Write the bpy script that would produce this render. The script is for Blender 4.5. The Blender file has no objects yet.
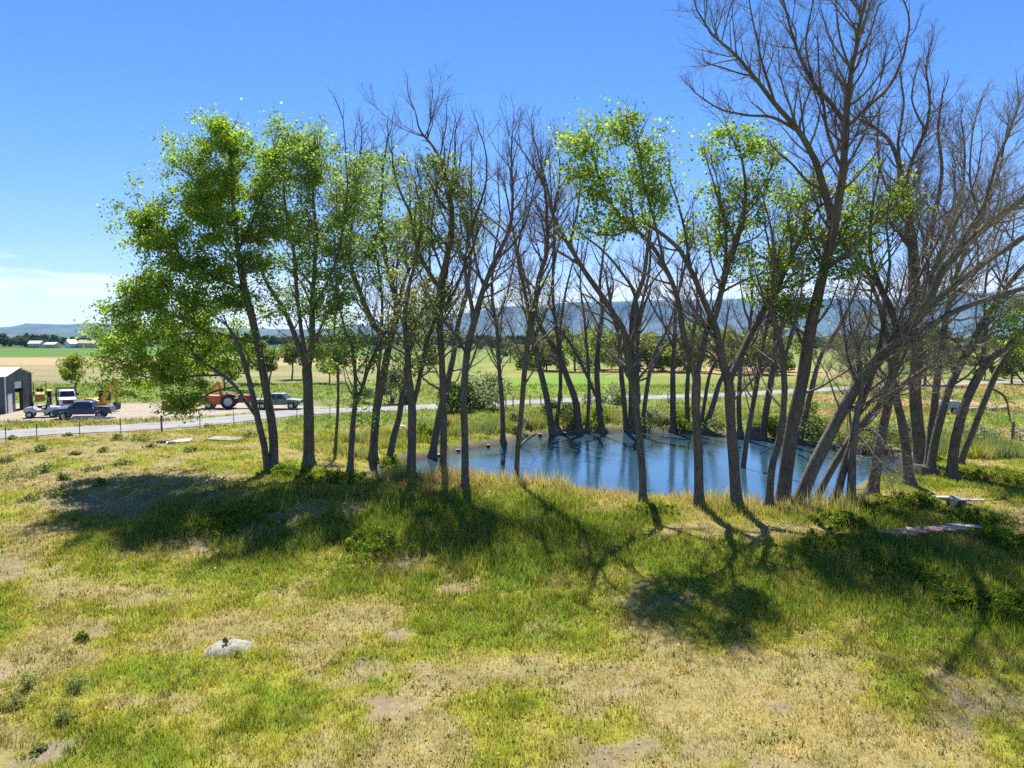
import bpy, math, random
import numpy as np
from mathutils import Vector, Matrix

random.seed(7)
SC = bpy.context.scene
COL = SC.collection
F = 731.0; CX, CY = 512.0, 384.0
CAMZ = 8.0
PITCH = math.atan(46.0 / F)
CP, SP = math.cos(PITCH), math.sin(PITCH)
WATER_Z = -0.8

# ------------------------------------------------------------------ geometry of the view
def at(px, py, Y):
    """world point on the ray of a photo pixel at world distance Y"""
    dx = (px - CX) / F; dy = -(py - CY) / F
    wy = CP + dy * SP; wz = -SP + dy * CP
    s = Y / wy
    return np.array([dx * s, Y, CAMZ + wz * s])

def on_plane(px, py, z):
    dx = (px - CX) / F; dy = -(py - CY) / F
    wy = CP + dy * SP; wz = -SP + dy * CP
    s = (z - CAMZ) / wz
    return np.array([dx * s, wy * s, z])

# ------------------------------------------------------------------ value noise
def _hash(ix, iy, seed):
    n = (ix.astype(np.int64) * 374761393 + iy.astype(np.int64) * 668265263 + seed * 1274126177) & 0x7fffffff
    n = ((n ^ (n >> 13)) * 1274126177) & 0x7fffffff
    n = n ^ (n >> 16)
    return (n & 0xffff) / 65535.0

def vnoise(x, y, seed=0):
    x = np.asarray(x, float); y = np.asarray(y, float)
    ix = np.floor(x); iy = np.floor(y)
    fx = x - ix; fy = y - iy
    fx = fx * fx * (3 - 2 * fx); fy = fy * fy * (3 - 2 * fy)
    a = _hash(ix, iy, seed); b = _hash(ix + 1, iy, seed)
    c = _hash(ix, iy + 1, seed); d = _hash(ix + 1, iy + 1, seed)
    return (a * (1 - fx) + b * fx) * (1 - fy) + (c * (1 - fx) + d * fx) * fy

def fbm(x, y, seed=0, octv=4):
    s = 0; a = 0.5; t = 0
    for k in range(octv):
        s = s + a * vnoise(x * 2 ** k + 17.3 * k, y * 2 ** k - 9.1 * k, seed + k); t += a; a *= 0.55
    return s / t

def sstep(a, b, x):
    t = np.clip((np.asarray(x, float) - a) / (b - a), 0, 1)
    return t * t * (3 - 2 * t)

# ------------------------------------------------------------------ pond and terrain
CREST_PX = [(300, 470), (390, 477), (480, 482), (560, 492), (650, 501), (740, 506), (850, 510), (900, 492), (940, 476)]
CREST = np.array([on_plane(a, b, 0.0)[:2] for a, b in CREST_PX])
FAR_PX = [(388, 466), (405, 462), (432, 458), (468, 450), (500, 446), (522, 440), (560, 435), (600, 433), (640, 432), (700, 434),
          (745, 439), (790, 443), (830, 449), (880, 456), (912, 464)]
shore = [on_plane(a, b, WATER_Z)[:2] for a, b in FAR_PX]
near = []
for x, y in [(20.8, 43.5), (18.9, 40.5), (15.6, 37.2), (10.8, 37.4), (6.7, 38.5), (2.5, 41.0), (-1.8, 43.4), (-6.0, 44.6), (-8.6, 46.5)]:
    near.append(np.array([x, y]))
POND = np.array(shore + near)

def catmull_closed(P, n=4):
    out = []
    N = len(P)
    for i in range(N):
        p0, p1, p2, p3 = P[i - 1], P[i], P[(i + 1) % N], P[(i + 2) % N]
        for k in range(n):
            t = k / n
            out.append(0.5 * ((2 * p1) + (-p0 + p2) * t + (2 * p0 - 5 * p1 + 4 * p2 - p3) * t * t + (-p0 + 3 * p1 - 3 * p2 + p3) * t ** 3))
    return np.array(out)
POND = catmull_closed(POND, 3)

def poly_sd(x, y, P):
    """signed distance to polygon, negative inside"""
    x = np.asarray(x, float); y = np.asarray(y, float)
    shp = x.shape; x = x.ravel(); y = y.ravel()
    d = np.full(x.shape, 1e18); inside = np.zeros(x.shape, bool)
    N = len(P)
    for i in range(N):
        ax, ay = P[i]; bx, by = P[(i + 1) % N]
        ex, ey = bx - ax, by - ay
        t = np.clip(((x - ax) * ex + (y - ay) * ey) / (ex * ex + ey * ey + 1e-12), 0, 1)
        d = np.minimum(d, (x - ax - t * ex) ** 2 + (y - ay - t * ey) ** 2)
        c = ((ay > y) != (by > y))
        with np.errstate(divide='ignore', invalid='ignore'):
            xi = ex * (y - ay) / (ey if abs(ey) > 1e-12 else 1e-12) + ax
        inside ^= c & (x < xi)
    d = np.sqrt(d)
    return np.where(inside, -d, d).reshape(shp)

ROAD_PX = [(-260, 462), (0, 435), (120, 428.5), (200, 423), (300, 413), (420, 407.5), (500, 403.5), (560, 401), (640, 398), (740, 394.5), (830, 389.5), (1000, 382)]
ROAD = np.array([on_plane(a, b, 0.0)[:2] for a, b in ROAD_PX])
d_ = ROAD[-1] - ROAD[-2]
ROAD = np.vstack([ROAD[0] - (ROAD[1] - ROAD[0]) * 3, ROAD, ROAD[-1] + d_ * 6])

def line_d(x, y, P):
    x = np.asarray(x, float); y = np.asarray(y, float)
    d = np.full(x.shape, 1e18)
    for i in range(len(P) - 1):
        ax, ay = P[i]; ex, ey = P[i + 1] - P[i]
        t = np.clip(((x - ax) * ex + (y - ay) * ey) / (ex * ex + ey * ey), 0, 1)
        d = np.minimum(d, (x - ax - t * ex) ** 2 + (y - ay - t * ey) ** 2)
    return np.sqrt(d)

def crest_y(x):
    return np.interp(x, CREST[:, 0], CREST[:, 1])

def terrain(x, y):
    x = np.asarray(x, float); y = np.asarray(y, float)
    cy = crest_y(x)
    base = -1.25 * sstep(cy - 3.0, cy - 19.0, y) * sstep(-34, -12, x)
    base = base + (fbm(x / 5.0, y / 5.0, 3, 3) - 0.5) * 0.35 * sstep(70, 55, y)
    base = base + (fbm(x / 60.0, y / 60.0, 5, 2) - 0.5) * 0.5 * sstep(60, 110, y) * sstep(4, 12, line_d(x, y, ROAD))
    base = base + (fbm(x / 900.0, y / 900.0, 9, 2) - 0.5) * 14.0 * sstep(500, 2500, np.hypot(x, y))
    near = (np.abs(x) < 60) & (y > 20) & (y < 95)
    sd = np.full(x.shape, 50.0)
    if near.any():
        sd[near] = poly_sd(x[near], y[near], POND)
    w = np.where(y < cy + 6, 2.6, 1.7)
    lip = WATER_Z - 0.05
    t = np.clip(sd / w, 0, 1)
    out = lip + (base - lip) * np.sqrt(t) * (1.0)
    out = np.where(sd >= w, base, out)
    out = np.where(sd < 0, lip - np.minimum(1.3, -sd * 0.35), out)
    return out

def th(x, y):
    return float(terrain(np.array([x]), np.array([y]))[0])

_YS = np.concatenate([np.arange(10, 80, 0.1), np.geomspace(80, 15000, 4000)])
def gp(px, py):
    """where the ray of a photo pixel meets the ground"""
    dx = (px - CX) / F; dy = -(py - CY) / F
    wy = CP + dy * SP; wz = -SP + dy * CP
    s = _YS / wy
    X = dx * s; Z = CAMZ + wz * s
    T = terrain(X, _YS)
    k = int(np.argmax(Z <= T))
    return np.array([X[k], _YS[k], T[k]])

# ------------------------------------------------------------------ tags and builders
def tag(o, label=None, cat=None, group=None, kind=None):
    if label: o['label'] = label
    if cat: o['category'] = cat
    if group: o['group'] = group
    if kind: o['kind'] = kind
    return o

def empty(name, loc, rz=0.0):
    o = bpy.data.objects.new(name, None)
    COL.objects.link(o); o.location = loc; o.rotation_euler = (0, 0, rz)
    o.empty_display_size = 0.2
    return o

def copy_tree(o, parent=None):
    c = o.copy(); COL.objects.link(c); c.parent = parent
    for k in ('label', 'group', 'category'):
        pass
    for ch in list(o.children):
        copy_tree(ch, c)
    return c

def link_mesh(name, me, mat, parent=None):
    o = bpy.data.objects.new(name, me); COL.objects.link(o)
    if mat: me.materials.append(mat)
    if parent is not None: o.parent = parent
    return o

def np_mesh(name, V, faces_list, colors=None, smooth=True):
    """faces_list: list of int arrays (n,3) or (n,4); colors: (nv,3)"""
    me = bpy.data.meshes.new(name)
    V = np.ascontiguousarray(V, np.float32)
    me.vertices.add(len(V)); me.vertices.foreach_set('co', V.ravel())
    loops = []; starts = []; n0 = 0
    for f in faces_list:
        f = np.asarray(f)
        if len(f) == 0: continue
        k = f.shape[1]
        loops.append(f.ravel()); starts.append(n0 + np.arange(len(f)) * k); n0 += f.size
    loops = np.concatenate(loops).astype(np.int32); starts = np.concatenate(starts).astype(np.int32)
    me.loops.add(len(loops)); me.loops.foreach_set('vertex_index', loops)
    me.polygons.add(len(starts)); me.polygons.foreach_set('loop_start', starts)
    me.update(calc_edges=True)
    if smooth:
        me.polygons.foreach_set('use_smooth', np.ones(len(starts), bool))
    if colors is not None:
        a = me.attributes.new('Col', 'FLOAT_COLOR', 'POINT')
        c = np.ones((len(V), 4), np.float32); c[:, :3] = colors
        a.data.foreach_set('color', c.ravel())
    me.validate(verbose=False)
    return me

class MB:
    def __init__(s): s.v = []; s.f = []
    def add(s, verts, faces):
        b = len(s.v); s.v += [tuple(map(float, p)) for p in verts]
        s.f += [tuple(i + b for i in f) for f in faces]; return s
    def box(s, x0, x1, y0, y1, z0, z1):
        return s.add([(x0, y0, z0), (x1, y0, z0), (x1, y1, z0), (x0, y1, z0), (x0, y0, z1), (x1, y0, z1), (x1, y1, z1), (x0, y1, z1)],
                     [(0, 3, 2, 1), (4, 5, 6, 7), (0, 1, 5, 4), (1, 2, 6, 5), (2, 3, 7, 6), (3, 0, 4, 7)])
    def prism(s, prof, y0, y1, inset=None):
        """closed (x,z) outline pushed across y; inset(x,z) -> how far the side pulls in"""
        n = len(prof)
        g = inset or (lambda x, z: 0)
        A = [(x, y0 + g(x, z), z) for x, z in prof]; B = [(x, y1 - g(x, z), z) for x, z in prof]
        fs = [tuple(range(n)), tuple(range(2 * n - 1, n - 1, -1))]
        fs += [((i + 1) % n, i, i + n, (i + 1) % n + n) for i in range(n)]
        return s.add(A + B, fs)
    def tube(s, pts, r, n=8, cap=True):
        pts = [Vector(p) for p in pts]
        rr = r if isinstance(r, (list, tuple)) else [r] * len(pts)
        b = len(s.v)
        for i, p in enumerate(pts):
            t = (pts[min(i + 1, len(pts) - 1)] - pts[max(i - 1, 0)]).normalized()
            u = t.cross(Vector((0.3, 0.2, 1) if abs(t.z) < 0.9 else (1, 0.1, 0))).normalized(); w = t.cross(u)
            for k in range(n):
                a = 2 * math.pi * k / n
                s.v.append(tuple(p + (u * math.cos(a) + w * math.sin(a)) * rr[i]))
        for i in range(len(pts) - 1):
            for k in range(n):
                k2 = (k + 1) % n
                s.f.append((b + i * n + k, b + i * n + k2, b + (i + 1) * n + k2, b + (i + 1) * n + k))
        if cap:
            s.f.append(tuple(b + k for k in range(n))[::-1]); e = b + (len(pts) - 1) * n
            s.f.append(tuple(e + k for k in range(n)))
        return s
    def lathe_y(s, prof, cx, cy, cz, n=20):
        """(radius, y offset) profile turned about the y axis"""
        b = len(s.v); m = len(prof)
        for k in range(n):
            a = 2 * math.pi * k / n
            for r, y in prof: s.v.append((cx + r * math.cos(a), cy + y, cz + r * math.sin(a)))
        for k in range(n):
            k2 = (k + 1) % n
            for j in range(m - 1):
                s.f.append((b + k * m + j, b + k2 * m + j, b + k2 * m + j + 1, b + k * m + j + 1))
        return s
    def build(s, name, mat, parent=None, bevel=0.0, smooth=False):
        me = bpy.data.meshes.new(name)
        me.from_pydata(s.v, [], s.f); me.update()
        if smooth:
            for p in me.polygons: p.use_smooth = True
        o = link_mesh(name, me, mat, parent)
        if bevel:
            m = o.modifiers.new('bevel', 'BEVEL'); m.width = bevel; m.segments = 2; m.limit_method = 'ANGLE'
        return o

# ------------------------------------------------------------------ materials
def new_mat(name):
    m = bpy.data.materials.new(name); m.use_nodes = True
    nt = m.node_tree; nt.nodes.clear()
    out = nt.nodes.new('ShaderNodeOutputMaterial')
    return m, nt, out

def N(nt, t, **kw):
    n = nt.nodes.new(t)
    for k, v in kw.items():
        setattr(n, k, v)
    return n

def ramp(nt, stops):
    r = nt.nodes.new('ShaderNodeValToRGB')
    e = r.color_ramp.elements
    e[0].position, e[0].color = stops[0][0], (*stops[0][1], 1)
    e[1].position, e[1].color = stops[-1][0], (*stops[-1][1], 1)
    for p, c in stops[1:-1]:
        x = e.new(p); x.color = (*c, 1)
    return r

MATS = {}
def simple(name, color, rough=0.6, var=0.18, scale=6.0, metallic=0.0, bump=0.0, spec=0.5):
    if name in MATS: return MATS[name]
    m, nt, out = new_mat(name)
    b = N(nt, 'ShaderNodeBsdfPrincipled')
    tc = N(nt, 'ShaderNodeTexCoord'); no = N(nt, 'ShaderNodeTexNoise')
    no.inputs['Scale'].default_value = scale; no.inputs['Detail'].default_value = 6
    nt.links.new(tc.outputs['Object'], no.inputs['Vector'])
    lo = tuple(c * (1 - var) for c in color); hi = tuple(min(1, c * (1 + var)) for c in color)
    r = ramp(nt, [(0.3, lo), (0.7, hi)])
    nt.links.new(no.outputs['Fac'], r.inputs['Fac']); nt.links.new(r.outputs['Color'], b.inputs['Base Color'])
    b.inputs['Roughness'].default_value = rough; b.inputs['Metallic'].default_value = metallic
    b.inputs['Specular IOR Level'].default_value = spec
    if bump:
        bp = N(nt, 'ShaderNodeBump'); bp.inputs['Strength'].default_value = bump; bp.inputs['Distance'].default_value = 0.02
        nt.links.new(no.outputs['Fac'], bp.inputs['Height']); nt.links.new(bp.outputs['Normal'], b.inputs['Normal'])
    nt.links.new(b.outputs['BSDF'], out.inputs['Surface'])
    MATS[name] = m
    return m

def leaf_mat(name, trans=0.60, tint=(1.12, 1.14, 0.6), gloss=0.0):
    if name in MATS: return MATS[name]
    m, nt, out = new_mat(name)
    at_ = N(nt, 'ShaderNodeAttribute', attribute_name='Col')
    df = N(nt, 'ShaderNodeBsdfDiffuse'); tr = N(nt, 'ShaderNodeBsdfTranslucent')
    mul = N(nt, 'ShaderNodeMix', data_type='RGBA', blend_type='MULTIPLY'); mul.inputs[0].default_value = 1.0
    mul.inputs[7].default_value = (*tint, 1)
    nt.links.new(at_.outputs['Color'], mul.inputs[6])
    nt.links.new(at_.outputs['Color'], df.inputs['Color']); nt.links.new(mul.outputs[2], tr.inputs['Color'])
    mx = N(nt, 'ShaderNodeMixShader'); mx.inputs[0].default_value = trans
    nt.links.new(df.outputs[0], mx.inputs[1]); nt.links.new(tr.outputs[0], mx.inputs[2])
    last = mx
    if gloss:
        gl = N(nt, 'ShaderNodeBsdfGlossy'); gl.inputs['Roughness'].default_value = 0.35; gl.inputs['Color'].default_value = (0.9, 0.95, 1, 1)
        m2 = N(nt, 'ShaderNodeMixShader'); m2.inputs[0].default_value = gloss
        nt.links.new(mx.outputs[0], m2.inputs[1]); nt.links.new(gl.outputs[0], m2.inputs[2]); last = m2
    nt.links.new(last.outputs[0], out.inputs['Surface'])
    MATS[name] = m
    return m

def bark_mat(name, dark, light, scale=1.0):
    m, nt, out = new_mat(name)
    b = N(nt, 'ShaderNodeBsdfPrincipled')
    tc = N(nt, 'ShaderNodeTexCoord'); mp = N(nt, 'ShaderNodeMapping'); mp.inputs['Scale'].default_value = (9 * scale, 9 * scale, 1.6 * scale)
    no = N(nt, 'ShaderNodeTexNoise'); no.inputs['Scale'].default_value = 1.6; no.inputs['Detail'].default_value = 8; no.inputs['Roughness'].default_value = 0.65
    n2 = N(nt, 'ShaderNodeTexNoise'); n2.inputs['Scale'].default_value = 0.7; n2.inputs['Detail'].default_value = 3
    nt.links.new(tc.outputs['Object'], mp.inputs['Vector']); nt.links.new(mp.outputs[0], no.inputs['Vector'])
    nt.links.new(tc.outputs['Object'], n2.inputs['Vector'])
    mul = N(nt, 'ShaderNodeMath', operation='MULTIPLY_ADD'); mul.inputs[1].default_value = 0.75
    ad = N(nt, 'ShaderNodeMath', operation='MULTIPLY'); ad.inputs[1].default_value = 0.3
    nt.links.new(n2.outputs['Fac'], ad.inputs[0]); nt.links.new(no.outputs['Fac'], mul.inputs[0]); nt.links.new(ad.outputs[0], mul.inputs[2])
    r = ramp(nt, [(0.32, dark), (0.68, light)])
    nt.links.new(mul.outputs[0], r.inputs['Fac']); nt.links.new(r.outputs['Color'], b.inputs['Base Color'])
    b.inputs['Roughness'].default_value = 0.9; b.inputs['Specular IOR Level'].default_value = 0.2
    bp = N(nt, 'ShaderNodeBump'); bp.inputs['Strength'].default_value = 1.0; bp.inputs['Distance'].default_value = 0.09
    nt.links.new(no.outputs['Fac'], bp.inputs['Height']); nt.links.new(bp.outputs['Normal'], b.inputs['Normal'])
    nt.links.new(b.outputs['BSDF'], out.inputs['Surface'])
    return m

BARK = bark_mat('bark', (0.036, 0.028, 0.022), (0.235, 0.195, 0.152))
BARK_PALE = bark_mat('weathered_bark', (0.06, 0.05, 0.04), (0.27, 0.235, 0.19))
TWIG = simple('twig_bark', (0.175, 0.138, 0.112), 0.85, 0.35, 1.2, spec=0.2)
TWIG_PALE = simple('dead_twig_bark', (0.27, 0.235, 0.19), 0.85, 0.35, 1.2, spec=0.2)
LEAF = leaf_mat('poplar_leaf')
LEAF_DULL = leaf_mat('dull_leaf', 0.55, (1.15, 1.1, 0.8), 0.0)
GRASS = leaf_mat('grass_blade', 0.50, (1.12, 1.06, 0.7), 0.0)

# ------------------------------------------------------------------ camera, sky, sun
cam = bpy.data.cameras.new('camera'); co = bpy.data.objects.new('camera', cam); COL.objects.link(co)
cam.sensor_width = 36.0; cam.lens = F / 1024.0 * 36.0
cam.clip_start = 0.1; cam.clip_end = 60000
co.location = (0, 0, CAMZ); co.rotation_euler = (math.pi / 2 - PITCH, 0, 0)
SC.camera = co
EL = math.radians(56.0); AZ = math.radians(-7.0)          # azimuth from +Y towards +X
sv = Vector((math.sin(AZ) * math.cos(EL), math.cos(AZ) * math.cos(EL), math.sin(EL)))
sl = bpy.data.lights.new('sun', 'SUN'); sl.energy = 4.4; sl.angle = math.radians(0.53); sl.color = (1.0, 0.955, 0.88)
so = bpy.data.objects.new('sun', sl); COL.objects.link(so)
so.rotation_euler = (-sv).to_track_quat('-Z', 'Y').to_euler(); so.location = sv * 300

w = bpy.data.worlds.new('World'); SC.world = w; w.use_nodes = True
nt = w.node_tree; nt.nodes.clear()
wo = N(nt, 'ShaderNodeOutputWorld'); bg = N(nt, 'ShaderNodeBackground'); bg.inputs['Strength'].default_value = 0.070
sky = N(nt, 'ShaderNodeTexSky', sky_type='NISHITA'); sky.sun_disc = False
sky.sun_elevation = EL; sky.sun_rotation = AZ; sky.altitude = 1900; sky.air_density = 1.0; sky.dust_density = 0.2; sky.ozone_density = 3.0
hs = N(nt, 'ShaderNodeHueSaturation'); hs.inputs['Saturation'].default_value = 1.30; hs.inputs['Value'].default_value = 1.0
nt.links.new(sky.outputs[0], hs.inputs['Color'])
tc = N(nt, 'ShaderNodeTexCoord'); sx = N(nt, 'ShaderNodeSeparateXYZ'); nt.links.new(tc.outputs['Generated'], sx.inputs[0])
mp = N(nt, 'ShaderNodeMapping'); mp.inputs['Scale'].default_value = (5.0, 5.0, 30.0); mp.inputs['Location'].default_value = (2.4, 0.8, 0.35); nt.links.new(tc.outputs['Generated'], mp.inputs['Vector'])
cn = N(nt, 'ShaderNodeTexNoise'); cn.inputs['Scale'].default_value = 1.0; cn.inputs['Detail'].default_value = 9; cn.inputs['Roughness'].default_value = 0.66
nt.links.new(mp.outputs[0], cn.inputs['Vector'])
# clouds gather low, between the horizon and about seven degrees
er = N(nt, 'ShaderNodeFloatCurve'); cm = er.mapping.curves[0]
pts = [(0.0, 0.40), (0.025, 0.60), (0.055, 0.57), (0.085, 0.34), (0.12, 0.16), (0.3, 0.02), (1.0, 0.0)]
cm.points[0].location = pts[0]; cm.points[1].location = pts[-1]
for p in pts[1:-1]: cm.points.new(*p)
er.mapping.update()
nt.links.new(sx.outputs['Z'], er.inputs['Value'])
am = N(nt, 'ShaderNodeMath', operation='ADD'); nt.links.new(cn.outputs['Fac'], am.inputs[0]); nt.links.new(er.outputs[0], am.inputs[1])
cr = N(nt, 'ShaderNodeMapRange'); cr.inputs['From Min'].default_value = 0.84; cr.inputs['From Max'].default_value = 1.12; cr.interpolation_type = 'SMOOTHSTEP'
nt.links.new(am.outputs[0], cr.inputs['Value'])
cmul = N(nt, 'ShaderNodeMath', operation='MULTIPLY'); cmul.inputs[1].default_value = 0.85; nt.links.new(cr.outputs[0], cmul.inputs[0])
mixc = N(nt, 'ShaderNodeMix', data_type='RGBA'); nt.links.new(cmul.outputs[0], mixc.inputs[0]); tint = N(nt, 'ShaderNodeMix', data_type='RGBA', blend_type='MULTIPLY'); tint.inputs[0].default_value = 1.0; tint.inputs[7].default_value = (1.20, 0.95, 1.07, 1)
nt.links.new(hs.outputs[0], tint.inputs[6]); nt.links.new(tint.outputs[2], mixc.inputs[6])
mixc.inputs[7].default_value = (10.0, 10.3, 10.8, 1)
nt.links.new(mixc.outputs[2], bg.inputs['Color']); nt.links.new(bg.outputs[0], wo.inputs['Surface'])

vs = SC.view_settings
vs.view_transform = 'Standard'; vs.look = 'None'; vs.gamma = 1.0; vs.exposure = 1.28; vs.use_curve_mapping = False
SC.cycles.max_bounces = 10; SC.cycles.diffuse_bounces = 7; SC.cycles.transparent_max_bounces = 8; SC.cycles.volume_bounces = 1
SC.cycles.caustics_reflective = False; SC.cycles.caustics_refractive = False
SC.cycles.use_denoising = False
# ------------------------------------------------------------------ what grows where (patches of the ground, in metres)
def blob(x, y, px, py, rx, ry, soft=0.55, seed=0, wob=0.55):
    c = on_plane(px, py, -0.4 if py > 470 else 0.0)
    Y = c[1]
    a = rx * Y / F; b = ry * Y * Y / (F * CAMZ)
    n = np.hypot(c[0], c[1]); ur = (c[0] / n, c[1] / n)
    dx = x - c[0]; dy = y - c[1]
    q = np.sqrt(((dx * ur[1] - dy * ur[0]) / a) ** 2 + ((dx * ur[0] + dy * ur[1]) / b) ** 2)
    s = max(min(a, b), 0.4)
    q = q + (fbm(x / s * 1.3, y / s * 1.3, 40 + seed, 4) - 0.5) * 2 * wob
    return 1 - sstep(1 - soft, 1 + soft * 0.6, q)

def masks(x, y):
    x = np.asarray(x, float); y = np.asarray(y, float)
    B = lambda *a, **k: blob(x, y, *a, **k)
    n1 = fbm(x / 2.0, y / 2.0, 11, 5); n2 = fbm(x / 6.0, y / 6.0, 12, 4); n0 = vnoise(x / 0.55, y / 0.55, 13)
    g = 0.50 + (n1 - 0.5) * 2.3 + (n2 - 0.5) * 1.0 + (n0 - 0.5) * 0.35
    for p in [(330, 520, 200, 34, .62), (490, 535, 170, 45, .55), (680, 540, 120, 40, .32), (890, 560, 190, 52, .66), (180, 590, 200, 45, .26),
              (985, 615, 90, 45, .45), (620, 590, 120, 30, .18), (680, 690, 90, 35, .28), (250, 560, 130, 30, .2), (560, 545, 90, 26, .2), (740, 560, 70, 25, .25),
              (110, 465, 60, 12, .2), (250, 455, 110, 12, .2), (960, 485, 110, 24, .6), (900, 470, 60, 14, .5)]:
        g = g + 0.62 * p[4] * B(*p[:4], seed=int(p[0]), soft=.9, wob=.9)
    for p in [(120, 468, 190, 30, -.36), (780, 705, 210, 60, -.30), (560, 620, 190, 50, -.18), (430, 745, 420, 45, -.20), (50, 445, 150, 12, -.3),
              (30, 700, 90, 40, -.25), (650, 500, 140, 9, -.2), (450, 490, 60, 12, -.25), (780, 650, 120, 30, -.25), (590, 500, 80, 12, -.2)]:
        g = g + 0.62 * p[4] * B(*p[:4], seed=int(p[1]), soft=.9, wob=.9)
    g = np.clip(g, 0, 1)
    l = np.zeros_like(g)
    for p in [(300, 515, 170, 28, .9), (480, 530, 150, 36, .8), (900, 545, 150, 42, 1.0), (970, 600, 90, 40, .8), (380, 575, 140, 26, .35), (650, 530, 90, 26, .5), (830, 590, 100, 30, .4)]:
        l = np.maximum(l, p[4] * B(*p[:4], seed=int(p[0]) + 3, soft=.9, wob=.9))
    so_ = np.zeros_like(g)
    for p in [(30, 716, 44, 13, 1), (3, 640, 22, 11, 1), (160, 492, 78, 17, .85), (268, 524, 34, 11, .7), (360, 640, 36, 13, .75), (795, 742, 42, 15, .8), (700, 712, 30, 10, .5),
              (0, 555, 30, 10, .7), (300, 680, 18, 8, .4), (95, 625, 14, 6, .5), (540, 605, 26, 8, .5), (225, 735, 24, 8, .5), (130, 470, 50, 6, .5), (45, 480, 40, 6, .5), (660, 588, 16, 5, .5),
              (960, 560, 26, 7, .4), (415, 655, 30, 10, .35), (95, 505, 26, 5, .5)]:
        so_ = np.maximum(so_, p[4] * B(*p[:4], seed=int(p[0]) + 5, wob=.9))
    so_ = np.maximum(so_, 0.9 * sstep(0.66, 0.74, fbm(x / 1.6, y / 1.6, 23, 4)) * sstep(0.55, 0.45, g))
    st = np.zeros_like(g)
    for p in [(790, 685, 110, 34, .9), (690, 665, 60, 18, .5), (650, 498, 130, 9, .35), (450, 490, 50, 12, .6), (590, 500, 60, 10, .35), (920, 700, 80, 30, .5), (960, 545, 40, 12, .7)]:
        st = np.maximum(st, p[4] * B(*p[:4], seed=int(p[0]) + 7, soft=.9, wob=.9))
    return g, l, so_, st

C_LUSH = np.array([0.085, 0.165, 0.014]); C_YG = np.array([0.265, 0.265, 0.036]); C_DRY = np.array([0.285, 0.245, 0.100])
C_SOIL = np.array([0.25, 0.195, 0.125]); C_STRAW = np.array([0.36, 0.29, 0.105]); C_SAGE = np.array([0.16, 0.19, 0.11])

def lerp(a, b, t): return a + (b - a) * t[..., None]

def turf_color(g, l, st):
    c = lerp(np.broadcast_to(C_DRY, g.shape + (3,)), C_YG, sstep(0.30, 0.58, g))
    c = lerp(c, np.array([0.155, 0.215, 0.018]), sstep(0.6, 1.0, g))
    c = lerp(c, C_LUSH, l * 0.8 * sstep(0.4, 0.8, g))
    return lerp(c, C_STRAW, st * 0.75)

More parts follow.
